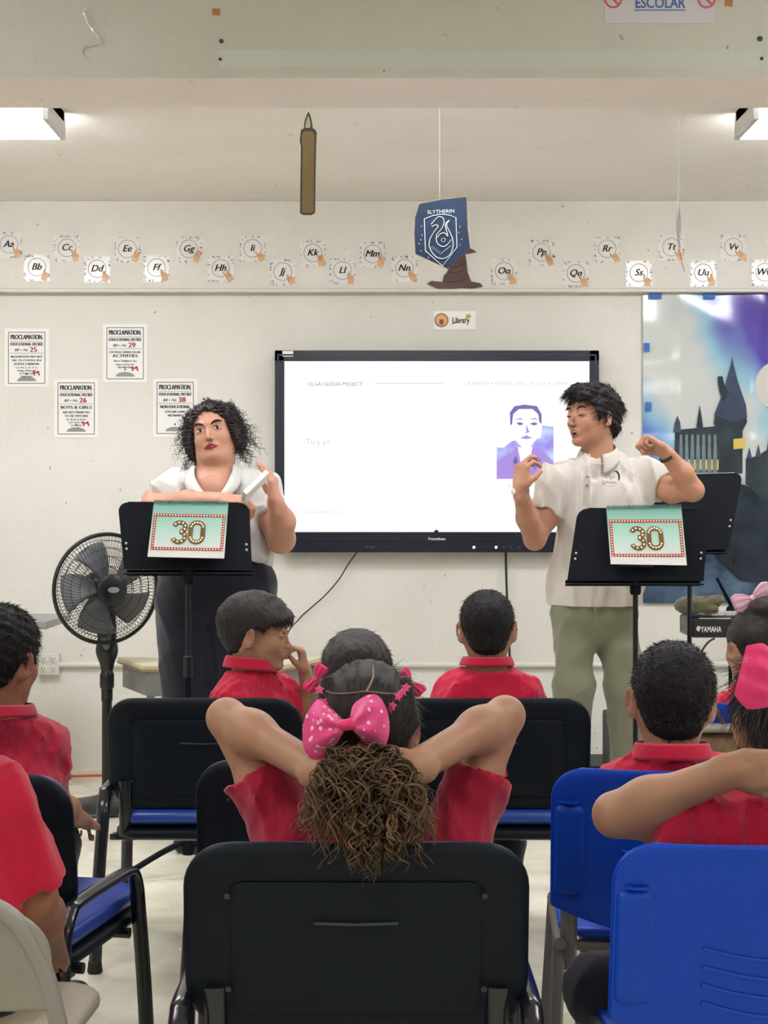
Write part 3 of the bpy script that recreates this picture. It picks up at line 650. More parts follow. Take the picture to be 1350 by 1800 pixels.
# ---------------------------------------------------------------- castle poster on the right
def poster_sky():
    m, nt, b = _nt('painted_sky'); N = nt.nodes; L = nt.links; tc = N.new('ShaderNodeTexCoord')
    n = N.new('ShaderNodeTexNoise'); n.inputs['Scale'].default_value = 1.9; n.inputs['Detail'].default_value = 2; n.inputs['Distortion'].default_value = .5
    L.new(tc.outputs['Object'], n.inputs['Vector']); sp = N.new('ShaderNodeSeparateXYZ'); L.new(tc.outputs['Object'], sp.inputs[0])
    def mth(op, a, c):
        q = N.new('ShaderNodeMath'); q.operation = op
        for i, z in enumerate((a, c)):
            if isinstance(z, (int, float)): q.inputs[i].default_value = z
            else: L.new(z, q.inputs[i])
        return q.outputs[0]
    nz = mth('MULTIPLY', mth('SUBTRACT', n.outputs['Fac'], .5), .75)
    # pale cloud diagonal, blue lower corner, violet upper corner
    u = mth('ADD', mth('ADD', mth('MULTIPLY', sp.outputs['X'], 1.05), mth('MULTIPLY', sp.outputs['Z'], .55)), nz)
    r = N.new('ShaderNodeValToRGB'); e = r.color_ramp.elements; e[0].position = 0; e[0].color = (*rgb(74, 104, 180), 1); e[1].position = 1; e[1].color = (*rgb(84, 62, 150), 1)
    for (p_, c_) in ((.24, rgb(84, 112, 200)), (.34, rgb(140, 186, 214)), (.42, rgb(206, 212, 208)), (.60, rgb(204, 208, 206)), (.69, rgb(150, 196, 214)), (.80, rgb(92, 78, 176))): q = e.new(p_); q.color = (*c_, 1)
    L.new(mth('ADD', mth('MULTIPLY', u, .60), .02), r.inputs[0])
    # dark water towards the foot of the print
    n2 = N.new('ShaderNodeTexNoise'); n2.inputs['Scale'].default_value = 7; n2.inputs['Detail'].default_value = 7; L.new(tc.outputs['Object'], n2.inputs['Vector'])
    r2 = N.new('ShaderNodeValToRGB'); e2 = r2.color_ramp.elements; e2[0].position = .3; e2[0].color = (*rgb(30, 46, 76), 1); e2[1].position = .75; e2[1].color = (*rgb(92, 118, 142), 1)
    L.new(n2.outputs['Fac'], r2.inputs[0]); low = N.new('ShaderNodeMapRange'); low.inputs['From Min'].default_value = .62; low.inputs['From Max'].default_value = .5
    L.new(mth('ADD', sp.outputs['Z'], mth('MULTIPLY', nz, .15)), low.inputs['Value'])
    mx = N.new('ShaderNodeMix'); mx.data_type = 'RGBA'; L.new(low.outputs[0], mx.inputs['Factor']); L.new(r.outputs[0], mx.inputs['A']); L.new(r2.outputs[0], mx.inputs['B'])
    L.new(mx.outputs['Result'], b.inputs['Base Color']); b.inputs['Roughness'].default_value = .12; b.inputs['Specular IOR Level'].default_value = .6
    return m
c = P(1130, 1060, WALL_D-.012); k = (WALL_D-.012)/F_PX; PH = (1060-514)*k
t = thing('castle_poster', c, 'large glossy blue and violet castle backdrop taped to the wall', 'poster')
rs = np.random.RandomState(3)
def crn(u, v):
    x = u*1.5; z = v*PH
    y = -.004*abs(math.sin((z-PH*.78)*9.5))-.003*abs(math.sin(x*9))*1-.004*math.sin(x*17+z*11)*math.exp(-((v-.9)**2)*60)-.006*math.exp(-((u*4 % 1-.5)**2)*200)*(v > .5)
    return (x, y, z)
o = obj('printed_sheet', MB().sheet(crn, 60, 70), poster_sky(), t, sharp=0)
m_st = mat('painted_stone', rgb(46, 58, 66), rough=.2, var=.35, scale=9); m_st2 = mat('painted_slate', rgb(62, 74, 96), rough=.2, var=.25, scale=12); m_lit = mat('painted_window', rgb(214, 186, 96), rough=.25); m_pale = mat('painted_pale_stone', rgb(110, 128, 134), rough=.2, var=.2)
m_hill = mat('painted_hill', rgb(30, 42, 56), rough=.2, var=.5, scale=6)
def pp(name, pts, m, y): return obj(name, MB().prism([((a-1130)*k, (1060-b)*k) for a, b in pts], (0, -.012-y, 0), XU, ZU, YN, .0005), m, t, recalc=True)
pp('painted_moon', [(1370+44*math.cos(a), 678+44*math.sin(a)) for a in np.linspace(0, 2*math.pi, 29)[:-1]], mat('painted_moon', rgb(212, 206, 200), rough=.2), .0)
pp('painted_hill', [(1180, 905), (1200, 880), (1240, 850), (1300, 850), (1350, 868), (1500, 880), (1610, 870), (1610, 1000), (1500, 1040), (1300, 1020), (1240, 960), (1190, 930)], m_hill, .0005)
pp('painted_hall', [(1184, 830), (1186, 756), (1252, 750), (1266, 750), (1266, 830)], m_st, .001)
for q in range(7): pp('painted_buttress', [(1192+q*10, 830), (1194+q*10, 764), (1198+q*10, 764), (1200+q*10, 830)], m_pale, .0015)
for q in range(7): pp('painted_lit_window', [(1199+q*10, 826), (1199+q*10, 808), (1202+q*10, 808), (1202+q*10, 826)], m_lit, .002)
pp('painted_spire', [(1183, 760), (1185, 744), (1190, 731), (1195, 744), (1196, 760)], m_st2, .0015); pp('painted_spire', [(1223, 752), (1226, 730), (1229, 712), (1232, 730), (1235, 752)], m_st, .0015)
pp('painted_tower', [(1262, 832), (1262, 760), (1254, 745), (1256, 728), (1310, 728), (1312, 742), (1304, 758), (1304, 832)], m_st, .002)
pp('painted_tower_roof', [(1254, 730), (1270, 690), (1278, 660), (1284, 640), (1286, 626), (1288, 640), (1296, 672), (1310, 712), (1312, 735), (1284, 742)], m_st2, .0026)
pp('painted_chimney', [(1270, 708), (1264, 690), (1261, 674), (1261, 662), (1269, 662), (1272, 676), (1280, 690)], m_st, .003)
pp('painted_lit_window', [(1288, 772), (1310, 770), (1308, 788), (1288, 790)], m_lit, .003)
pp('painted_wall', [(1310, 850), (1310, 806), (1330, 802), (1348, 790), (1358, 770), (1366, 800), (1420, 800), (1500, 790), (1600, 800), (1600, 880), (1340, 880)], m_st, .0012)
for (a, b, h_) in ((1316, 806, 20), (1332, 803, 22), (1352, 790, 34), (1400, 800, 40), (1440, 796, 60)): pp('painted_spire', [(a-5, b), (a, b-h_), (a+5, b)], m_st2, .0016)
m_btape = mat('blue_tape', rgb(52, 106, 184), rough=.55, var=.08)
for (a, b, w_, h_) in ((1151, 521, 22, 10), (1246, 521, 19, 10), (1136, 611, 10, 15), (1139, 715, 10, 15), (1440, 521, 20, 10), (1136, 820, 10, 15)):
    obj('blue_tape', MB().box(((a-1130)*k, -.016, (1060-b)*k), (w_*k, .001, h_*k)), m_btape, t)
# ================================================================ FURNITURE
m_shell = mat('black_shell_plastic', rgb(6, 17, 27), rough=.5, bump=.1, bscale=400, spec=.22)
m_bluevinyl = mat('blue_vinyl', rgb(34, 70, 158), rough=.3, bump=.08, bscale=120, coat=.2)
m_frame = mat('black_tube', rgb(22, 25, 32), rough=.25, coat=.3)
m_glide = mat('black_rubber', rgb(24, 24, 26), rough=.8)
CW = .54
def rr3(w_, h, r, n=8): return rrect(w_, h, r, n)
def back_shape(w_, h, thick, r, bulge, y0, zc, bow=.02, sag=0.0, rings=((0, .016), (.012, .004), (.02, 0), (1, 0)), yaw=0):
    """a rounded panel: outline rings from rear face centre to front face; x across, y depth, z up; the panel curves round the sitter"""
    b = MB(); V = []; Fc = []
    lv = []
    def ring(inset, y):
        inset = min(inset, h*.3)
        o = rrect(w_-2*inset, h-2*inset, max(.012, r-inset), 8); return [(a, y, c) for a, c in o]
    e = min(thick*.45, .02)
    seq = [(.06, 0), (.035, 0), (e*1.2, 0), (e*.45, e*.22), (e*.1, e*.6), (0, e*1.1), (0, thick-e*1.1), (e*.1, thick-e*.6), (e*.45, thick-e*.22), (e*1.2, thick), (.035, thick+bulge*.6), (.06, thick+bulge)]
    n = None
    for (ins, y) in seq:
        q = ring(ins, y); n = len(q); lv.append(q)
    for q in lv:
        for (x, y, z) in q:
            yy = y+y0+bow*(2*x/w_)**2; zz = z+zc
            if z < 0: zz -= sag*(1-(2*x/w_)**2)*min(1, -z/(h*.3))
            V.append((x, yy, zz))
    m = len(lv)
    for i in range(m-1):
        for j in range(n): Fc.append((i*n+j, i*n+(j+1) % n, (i+1)*n+(j+1) % n, (i+1)*n+j))
    Fc.append(tuple(range(n))); Fc.append(tuple(range((m-1)*n+n-1, (m-1)*n-1, -1)))
    b.add(V, Fc); return b
def conference_chair(loc, rz, label, group='padded conference chairs'):
    t = thing('conference_chair', loc, label, 'chair', group, rz); W = CW
    # local: +y is the way the sitter faces, the rear face of the back at y=0
    shell = back_shape(W, .30, .03, .075, 0, 0, .58, bow=.022, sag=.03)
    tilt = R_(-7)
    def lean(b_):                       # lean the back rearwards about the seat line
        V = np.array(b_.v); z = V[:, 2]-.46; b_.v = [tuple(p) for p in np.stack([V[:, 0], V[:, 1]+.06-z*math.tan(R_(9)), V[:, 2]], 1)]; return b_
    sh = obj('back_shell', lean(shell), m_shell, t, recalc=True)
    g = MB(); g.add(*(lambda b_: (b_.v, b_.f))(back_shape(W*.72, .21, .004, .02, 0, -.003, .565, bow=.0115, sag=.025)))
    obj('back_panel', lean(g), m_shell, t, recalc=True)
    s = MB(); s.tube([(-.065, -.0045, .607), (0, -.0045, .605), (.065, -.0045, .607)], .0022, 5); obj('handle_slot', lean(s), mat('worn_plastic', rgb(62, 66, 74), rough=.5), t)
    for (a, b_) in ((-.198, .65), (.198, .65), (-.198, .50), (.198, .50)):
        obj('screw_cap', lean(MB().lathe([(.006, 0), (.005, .003), (1e-4, .0035)], (a, .0, b_), (0, -1, 0), 10)), m_frame, t)
    obj('back_cushion', lean(back_shape(W-.03, .285, .03, .065, .012, .028, .582, bow=.022, sag=.02)), m_bluevinyl, t, recalc=True)
    # seat
    seat = back_shape(W-.04, .46, .045, .07, .012, 0, 0, bow=0)
    V = np.array(seat.v); seat.v = [(p[0], .30+p[2]*1.0, .365+p[1]+.012*math.cos(p[0]*5)-.03*max(0, (p[2]-.1))) for p in V]
    obj('seat_cushion', seat, m_bluevinyl, t, recalc=True)
    pan_ = back_shape(W-.03, .47, .03, .075, 0, 0, 0, bow=0); V = np.array(pan_.v); pan_.v = [(p[0], .30+p[2], .335+p[1]-.03*max(0, p[2]-.1)) for p in V]
    obj('seat_pan', pan_, m_shell, t, recalc=True)
    for s_ in (-1, 1):
        x = s_*(W/2+.002)
        pts = [(x+s_*.012, -.035, .008), (x+s_*.006, -.01, .25), (x, .012, .39), (x, .022, .435), (x, .045, .463), (x, .08, .475), (x, .26, .475), (x, .36, .472), (x, .395, .46), (x, .415, .43), (x, .425, .39), (x+s_*.006, .445, .22), (x+s_*.012, .46, .008)]
        obj('side_frame', MB().tube(spline(pts, 4), .0175, 10, sq=(1.0, .62)), m_frame, t, sharp=60)
        for yy in (-.035, .46): obj('foot_glide', MB().lathe([(.019, 0), (.021, .004), (.018, .03), (.014, .032)], (x+s_*.012, yy, 0), (0, 0, 1), 10), m_glide, t)
        obj('back_post', MB().tube(spline([(s_*(W/2-.045), .10, .34), (s_*(W/2-.05), .075, .40), (s_*(W/2-.05), .065, .46), (s_*(W/2-.05), .062, .50)], 4), .0155, 10, sq=(1.1, .5)), m_frame, t, sharp=60)
    for yy in (.12, .38): obj('cross_bar', MB().tube([(-W/2, yy, .335), (W/2, yy, .335)], .012, 8), m_frame, t)
    return t
base_chair = conference_chair((P(625, 0, 2.33)[0]-.0, 2.33, 0), 0, 'black and blue padded chair nearest the camera, under the girl with the ponytail')
def chair_copy(px, d, rz, label):
    c = copy_tree(base_chair); c.location = (P(px, 0, d)[0], d, 0); c.rotation_euler = (0, 0, rz); c['label'] = label; return c
chair_copy(571, 3.12, 0, 'black padded chair in front of the girl with the ponytail, mostly hidden by her')
chair_copy(355, 4.17, 0, 'black padded chair with its blue seat in view, in front of the woman\'s music stand')
chair_copy(870, 4.17, 0, 'black padded chair under the boy whose back is turned, before the man')
cD = chair_copy(-126, 2.98, R_(-11), 'turned black padded chair with blue seat, beside the pale folding chair')

# ---------------------------------------------------------------- blue plastic chairs
m_bp = mat('blue_plastic', rgb(3, 66, 184), rough=.4, spec=.3, bump=.08, bscale=500)
m_gsteel = mat('grey_steel_tube', rgb(112, 112, 110), rough=.35, metal=.5)
def plastic_chair(px, d, rz, label, top=.742):
    t = thing('plastic_chair', (P(px, 0, d)[0], d, 0), label, 'chair', 'blue plastic chairs', rz); W = .50; dz = top-.742
    H = .27
    def shell(u, v):
        x = (u-.5); z = v
        z = 1-(1-z)**1.6; rc = .055; zr = max(0, z*H-(H-rc)); wz = (W/2-rc+math.sqrt(max(0, rc*rc-zr*zr)))/(W/2)
        edge = abs(2*x)
        topz = H*(1-.0) ; zz = z*topz-(1-z)*.055*(1-(2*x)**2)*1.0
        y = .022*(2*x)**2
        y -= (z*H)*math.tan(R_(10))
        return (x*W*wz, y+.05, .742-H+zz+dz)
    o = obj('backrest', MB().sheet(shell, 64, 44), m_bp, t, sharp=50); s = o.modifiers.new('solid', 'SOLIDIFY'); s.thickness = .007; s.offset = 1
    b = o.modifiers.new('bevel', 'BEVEL'); b.width = .002; b.segments = 2; b.limit_method = 'ANGLE'
    rim = MB(); n = 64
    rim.tube([shell(i/n*1.0, 1.0) for i in range(n+1)], .0048, 6); rim.tube([shell(0, j/30) for j in range(31)], .0045, 6); rim.tube([shell(1, j/30) for j in range(31)], .0045, 6)
    obj('backrest_rim', rim, m_bp, t)
    for j in range(4):                     # raised ribs across the middle of the back
        q = MB(); zf = .51-.09*j
        q.tube([np.array(shell(u, 1-(1-(zf-.04*math.sin(math.pi*(u-.26)/.48)))**(1/1.6)))+np.array((0, -.008, 0)) for u in np.linspace(.26, .74, 14)], .0032, 6); obj('rib', q, m_bp, t)
    for s_ in (-1, 1):
        obj('post_sleeve_mouth', MB().lathe([(.022, 0), (.022, .004), (.017, .004), (.016, 0)], (s_*W*.435, .05+.0195-(.68-(.742-H))*math.tan(R_(10)), .679+dz), (0, 0, 1), 14), m_bp, t)
        sl = Sdf(); by = lambda z: .05+.0165-(z-(.742-H))*math.tan(R_(10))
        sl.box((s_*W*.435, (by(.50)+by(.675))/2+.003, .5875+dz), (.031, .019, .092), R=rotm(R_(10)), rr=.016); sl.box((s_*W*.37, (by(.50)+by(.675))/2+.012, .5875+dz), (.04, .010, .088), R=rotm(R_(10), 0, s_*R_(-14)), rr=.008, k=.02)
        V, Q = sl.mesh(.004); obj('post_sleeve', (V, Q), m_bp, t)
        obj('back_post', MB().tube([(s_*W*.435, .098, .34+dz), (s_*W*.435, by(.48)+.002, .48+dz), (s_*W*.435, by(.60)+.002, .60+dz)], .0165, 8, sq=(1.0, .6)), m_gsteel, t)
    seat = back_shape(W-.03, .42, .02, .07, 0, 0, 0, bow=0); V = np.array(seat.v); seat.v = [(p[0], .30+p[2], .40+dz+p[1]-.25*max(0, p[2]-.13)**1.2+.0*p[0]) for p in V]
    obj('seat', seat, m_bp, t, recalc=True)
    for s_ in (-1, 1):
        x = s_*W*.47
        obj('leg', MB().tube([(x+s_*.02, -.02, .006), (x, .10, .40+dz)], .0125, 8), m_gsteel, t); obj('leg', MB().tube([(x+s_*.02, .50, .006), (x, .42, .40+dz)], .0125, 8), m_gsteel, t)
        obj('side_bar', MB().tube([(x, .07, .395+dz), (x, .44, .395+dz)], .0125, 8), m_gsteel, t)
    for yy in (.10, .42): obj('cross_bar', MB().tube([(-W*.47, yy, .385+dz), (W*.47, yy, .385+dz)], .011, 8), m_gsteel, t)
    return t
plastic_chair(1384, 2.27, R_(1.5), 'nearest blue plastic chair, with ribbed back, under the girl with the hot pink bow')
plastic_chair(1206, 2.92, R_(-4), 'blue plastic chair under the short haired boy, second row from the camera')
plastic_chair(1330, 3.97, R_(3), 'farthest blue plastic chair, mostly hidden behind the short haired boy')

# ---------------------------------------------------------------- pale folding chair
m_pale = mat('pale_grey_plastic', rgb(150, 146, 134), rough=.5, bump=.08, bscale=300, var=.04); m_palef = mat('pale_grey_steel', rgb(148, 146, 138), rough=.4)
t = thing('folding_chair', (-.69, 2.30, 0), 'pale grey folding chair holding the child at the picture edge', 'chair', None, R_(-3)); W = .47
fp = [(-W/2-.012, .17, .0), (-W/2-.004, .09, .28), (-W/2+.008, .02, .50), (-W/2+.035, -.012, .62), (-W/2+.09, -.03, .685), (0, -.04, .708), (W/2-.09, -.03, .685), (W/2-.035, -.012, .62), (W/2-.008, .02, .50), (W/2+.004, .09, .28), (W/2+.012, .17, .0)]
fp = [(a, b-.10+.0, c) for a, b, c in fp]
obj('front_frame', MB().tube(spline(fp, 6), .0135, 10, sq=(1, 1)), m_palef, t, sharp=60)
def pnl(u, v):
    z = .53+v*.172; hw = W/2-.012
    if z > .60: hw *= math.sqrt(max(0, 1-((z-.60)/.108)**2.6))
    x = (u-.5)*2*hw; return (x, -.105-.03*v+.012*(2*x/W)**2+.0, z)
o = obj('back_panel', MB().sheet(pnl, 24, 20), m_pale, t, sharp=50); s = o.modifiers.new('solid', 'SOLIDIFY'); s.thickness = .012; s.offset = 0
obj('rivet', MB().lathe([(.007, 0), (.005, .003), (1e-4, .0035)], (.115, -.118, .575), (0, -1, 0), 10), mat('dark_rivet', rgb(70, 66, 62), rough=.5), t)
seat = back_shape(.40, .39, .03, .08, .008, 0, 0, bow=0); V = np.array(seat.v); seat.v = [(p[0], .16+p[2], .405+p[1]) for p in V]; obj('seat', seat, mat('pale_seat', rgb(186, 178, 154), rough=.5), t, recalc=True)
for s_ in (-1, 1):
    obj('leg', MB().tube([(s_*(W/2+.005), -.16, .0), (s_*(W/2-.01), .12, .38), (s_*(W/2-.01), .17, .40)], .0125, 8), m_palef, t)
obj('cross_bar', MB().tube([(-W/2, -.13, .07), (W/2, -.13, .07)], .009, 8), m_palef, t); obj('seat_bar', MB().tube([(-W/2, .14, .395), (W/2, .14, .395)], .009, 8), m_palef, t)

# ---------------------------------------------------------------- music stands with flip calendars
m_desk = mat('black_enamel', rgb(4, 9, 18), rough=.6, spec=.15, bump=.1, bscale=300); m_pole = mat('dark_steel_pole', rgb(46, 48, 54), rough=.25, metal=.7)
def music_stand(d, corners, pole_px, label, sleeve_py=1165):
    """corners: the desk's four corners as seen (top left, top right, bottom right, bottom left); tilt leans the top away"""
    px0, py0 = pole_px; base = P(px0, 900, d); t = thing('music_stand', (base[0], d, 0), label, 'music stand', 'black music stands')
    dd = (.06, .06, -.02, -.02); Q = [P(a, b, d+dd[i]+.0)-np.array((base[0], d, 0)) for i, (a, b) in enumerate(corners)]
    A, B, C_, D_ = Q; N_ = unit(np.cross(B-A, D_-A)); N_ = N_ if N_[1] < 0 else -N_
    def bil(u, v): return (A*(1-u)+B*u)*v+(D_*(1-u)+C_*u)*(1-v)
    pts = []; r = .035; Wd = np.linalg.norm(B-A); Hd = np.linalg.norm(A-D_)
    for a in np.linspace(0, 90, 7): pts.append((1-r/Wd+r/Wd*math.cos(R_(a)), 1-r/Hd+r/Hd*math.sin(R_(a))))
    for a in np.linspace(90, 180, 7): pts.append((r/Wd+r/Wd*math.cos(R_(a)), 1-r/Hd+r/Hd*math.sin(R_(a))))
    pts += [(0, 0), (1, 0)]
    F1 = [bil(u, v) for u, v in pts]; n = len(F1); B1 = [p-N_*.003 for p in F1]
    obj('desk', MB().add(F1+B1, [tuple(range(n)), tuple(range(2*n-1, n-1, -1))]+[(i, n+i, n+(i+1) % n, (i+1) % n) for i in range(n)]), m_desk, t, recalc=True)
    lip = MB(); lip.box((D_+C_)/2-N_*.03+np.array((0, 0, -.004)), (np.linalg.norm(C_-D_), .07, .006)); lip.box((D_+C_)/2-N_*.062+np.array((0, 0, .008)), (np.linalg.norm(C_-D_), .004, .022)); obj('ledge', lip, m_desk, t, bevel=.002)
    ru = unit(B-A); mid = (A+B+C_+D_)/4
    obj('top_edge', MB().tube([bil(.08, 1.0), bil(.92, 1.0)], .003, 6), m_pole, t)
    for u in (.035, .965):
        for v in (.30, .38): obj('rivet', MB().ball(bil(u, v)+N_*.001, (.0045, .003, .0045), 8, 6), mat('bright_rivet', rgb(190, 190, 185), rough=.3), t)
    zb_ = (D_[2]+C_[2])/2
    br = MB(); br.box((0, .0+.0, zb_+.03), (.13, .03, .05)); obj('bracket', br, m_desk, t, bevel=.008)
    obj('clamp', MB().lathe([(.017, 0), (.02, .01), (.02, .05), (.014, .06)], (0, .0, zb_-.05), (0, 0, 1), 14), m_desk, t)
    sz_ = P(0, sleeve_py, d)[2]
    obj('inner_pole', MB().lathe([(.0095, sz_), (.0095, zb_)], (0, 0, 0), (0, 0, 1), 14), m_pole, t); obj('outer_pole', MB().lathe([(.0125, .10), (.0125, sz_-.02)], (0, 0, 0), (0, 0, 1), 14), m_desk, t)
    obj('pole_sleeve', MB().lathe([(.0155, sz_-.05), (.0165, sz_-.045), (.0165, sz_+.02), (.012, sz_+.025)], (0, 0, 0), (0, 0, 1), 14), m_pole, t)
    obj('hub', MB().lathe([(.02, .07), (.024, .08), (.024, .12), (.016, .13)], (0, 0, 0), (0, 0, 1), 14), m_desk, t)
    for a in (90, 210, 330):
        e = np.array((math.cos(R_(a)), math.sin(R_(a)), 0)); obj('leg', MB().tube(spline([e*.015+(0, 0, .115), e*.10+(0, 0, .085), e*.22+(0, 0, .03), e*.27+(0, 0, .012)], 4), .011, 8), m_desk, t)
    return t, bil, N_, ru
st1 = music_stand(5.25, [(207, 883), (438, 884), (443, 1003), (218, 1000)], (331, 0), 'black music stand with a 30 sign, in front of the woman')
st2 = music_stand(5.45, [(1016, 894), (1247, 893), (1237, 1021), (997, 1021)], (1117, 0), 'black music stand with a 30 sign, in front of the man', 1400)
st3 = music_stand(6.15, [(1120, 836), (1306, 831), (1281, 966), (1110, 968)], (1212, 0), 'bare black music stand behind the man, against the castle poster', 1400)
def pale_green():
    m, nt, b = _nt('mint_gradient_page'); N = nt.nodes; L = nt.links; tc = N.new('ShaderNodeTexCoord'); sp = N.new('ShaderNodeSeparateXYZ'); L.new(tc.outputs['Generated'], sp.inputs[0])
    r = N.new('ShaderNodeValToRGB'); e = r.color_ramp.elements; e[0].position = .1; e[0].color = (*rgb(216, 212, 208), 1); e[1].position = .45; e[1].color = (*rgb(176, 206, 192), 1); q = e.new(1); q.color = (*rgb(120, 174, 160), 1)
    L.new(sp.outputs['Z'], r.inputs[0]); L.new(r.outputs[0], b.inputs['Base Color']); b.inputs['Roughness'].default_value = .15; return m
m_page = pale_green(); m_maroon = mat('marquee_red', rgb(150, 46, 42), rough=.4); m_gold = mat('marquee_gold', rgb(100, 74, 30), rough=.4); m_bulb = mat('bulb_print', rgb(246, 232, 190), rough=.4); m_coil = mat('green_coil', rgb(74, 120, 104), rough=.3)
def calendar(d, corners, num_px, label):
    A, B, C_, D_ = [P(a, b, d) for a, b in corners]; A = A+np.array((0, .045, 0)); B = B+np.array((0, .045, 0)); D_ = D_+np.array((0, -.035, 0)); C_ = C_+np.array((0, -.035, 0))
    o0 = (A+B+C_+D_)/4; t = thing('flip_calendar', o0, label, 'calendar', 'flip calendars on the music stands')
    A, B, C_, D_ = [p-o0 for p in (A, B, C_, D_)]; U = unit(((B-A)+(C_-D_))/2); V_ = unit((A-D_)+(B-C_)); N_ = np.cross(U, V_); N_ = N_ if N_[1] < 0 else -N_
    Wd = np.linalg.norm(B-A); Hd = np.linalg.norm(A-D_); k = Wd/128
    obj('page', MB().add([A, B, C_, D_]+[p-N_*.002 for p in (A, B, C_, D_)], [(0, 3, 2, 1), (4, 5, 6, 7), (0, 1, 5, 4), (1, 2, 6, 5), (2, 3, 7, 6), (3, 0, 4, 7)]), m_page, t, recalc=True)
    fr = MB(); fw, fh, fc = 118*k, 62*k, -4*k; 
    for (a, b, c_, d_) in ((0, fh/2, fw, 5*k), (0, -fh/2, fw, 5*k), (-fw/2, 0, 5*k, fh+5*k), (fw/2, 0, 5*k, fh+5*k)):
        q = np.array((U, N_, V_)).T; fr.box(U*a+V_*(b+fc)+N_*.0006, (c_, .0005, d_), q)
    obj('frame_print', fr, m_maroon, t)
    bl_ = MB(); q = np.array((U, N_, V_)).T
    for i in range(25):
        for s_ in (-1, 1): bl_.box(U*(-fw/2+i*fw/24)+V_*(s_*fh/2+fc)+N_*.0012, (2.2*k, .0004, 2.2*k), q)
    for i in range(1, 13):
        for s_ in (-1, 1): bl_.box(U*(s_*fw/2)+V_*(-fh/2+i*fh/13+fc)+N_*.0012, (2.2*k, .0004, 2.2*k), q)
    # the two digits drawn as thick strokes carrying bulbs
    dg = MB(); cx3, cx0 = -15*k, 14.5*k
    three = [(cx3+9.5*k*math.cos(a), 9*k+8.5*k*math.sin(a)) for a in np.linspace(R_(165), R_(-80), 14)]+[(cx3+10*k*math.cos(a), -9*k+9.5*k*math.sin(a)) for a in np.linspace(R_(80), R_(-165), 14)]
    zero = [(cx0+10.5*k*math.cos(a), (8*k if math.sin(a) > 0 else -8*k)+10*k*math.sin(a)) for a in np.linspace(0, 2*math.pi, 33)]
    for path, cl in ((three, False), (zero, True)):
        dg.tube([U*a+V_*(b+fc)+N_*.0008 for a, b in path], 4.2*k, 6, caps=not cl, sq=(1, 1))
        n = len(path)-1; m_ = 12 if not cl else 14
        for i in range(m_):
            u = (i+.5)/m_*n; j = int(u); f_ = u-j; a = path[j][0]*(1-f_)+path[j+1][0]*f_; b = path[j][1]*(1-f_)+path[j+1][1]*f_
            bl_.lathe([(1.7*k, 0), (1.7*k, .0007), (1e-4, .0008)], U*a+V_*(b+fc)+N_*.0026, N_, 8)
    V = np.array(dg.v); dep = V @ N_; V = V-np.outer(dep, N_)+np.outer(np.clip(dep, 0, .0022), N_); dg.v = [tuple(p) for p in V]
    obj('number_print', dg, m_gold, t, label='gold number 30 with marquee bulbs'); obj('bulb_print', bl_, m_bulb, t, kind='stuff')
    cl_ = MB()
    for i in range(44):
        p = A+(B-A)*((i+.5)/44); cl_.tube([p+np.array((0, .008*math.cos(a), .007*math.sin(a)+.002)) for a in np.linspace(0, 6.28, 9)], .0013, 4, caps=False)
    obj('wire_coil', cl_, m_coil, t, kind='stuff'); return t
calendar(5.20, [(267, 883), (399, 885), (396, 981), (262, 978)], 0, 'mint flip calendar showing 30, hung on the woman\'s music stand')
calendar(5.40, [(1069, 893), (1202, 891), (1204, 993), (1071, 991)], 0, 'mint flip calendar showing 30, hung on the man\'s music stand')

# ---------------------------------------------------------------- pedestal fan
m_fan = mat('fan_black', rgb(24, 26, 30), rough=.35); m_fang = mat('fan_grey_control', rgb(112, 114, 116), rough=.35); m_blade = mat('fan_blade_smoke', rgb(112, 114, 118), rough=.3)
df = 6.42; fx = P(188, 0, df)[0]; t = thing('pedestal_fan', (fx, df, 0), 'black pedestal fan with round wire grille beside the woman', 'fan')
obj('base', MB().lathe([(.195, 0), (.205, .008), (.19, .022), (.08, .045), (.035, .06), (.03, .09)], (0, 0, 0), (0, 0, 1), 40), m_fan, t)
zc_ = P(0, 1168, df)[2]
obj('pole', MB().lathe([(.021, .06), (.021, .45), (.024, .452), (.024, .50), (.018, .51), (.018, .56)], (0, 0, 0), (0, 0, 1), 18), m_fan, t)
obj('collar', MB().lathe([(.024, .50), (.03, .51), (.03, .56), (.022, .58)], (0, 0, 0), (0, 0, 1), 18), m_fan, t)
cb = Sdf(); cb.cone((0, 0, .56), (0, 0, .66), .022, .04, k=.02, sq=((0, 1, 0), .8)); cb.cone((0, 0, .66), (0, .0, .86), .042, .036, k=.02, sq=((0, 1, 0), .8)); V, Q = cb.mesh(.006); obj('control_column', (V, Q), m_fan, t)
cp = [(.022*math.cos(a), .055*math.sin(a)+(.0)) for a in np.linspace(0, 2*math.pi, 25)[:-1]]
obj('control_plate', MB().prism([(a*1.05, b*1.15) for a, b in cp], (.004, -.036, .73), XU, ZU, YN, .006), m_fang, t, bevel=.002, recalc=True)
obj('control_knob', MB().lathe([(.018, 0), (.017, .02), (.013, .024), (1e-4, .024)], (.004, -.04, .755), (0, -1, 0), 18), m_fan, t)
gc = np.array((P(193, 0, df)[0]-fx, -.08, P(0, 1033, df)[2])); fyaw = R_(32); axis = np.array((math.sin(fyaw), -math.cos(fyaw), -.03)); axis = unit(axis); gu, gv, gn = basis(axis); RG = .225
nk = Sdf(); nk.cone((0, 0, .84), gc+np.array((0, .06, -.02)), .036, .045, k=.03); nk.ell(gc-axis*.10, (.062, .09, .065), R=rotm(0, 0, fyaw), k=.03); V, Q = nk.mesh(.006); obj('motor_housing', (V, Q), m_fan, t)
def gpt(r, a, z): return gc+gu*r*math.cos(a)+gv*r*math.sin(a)+gn*z
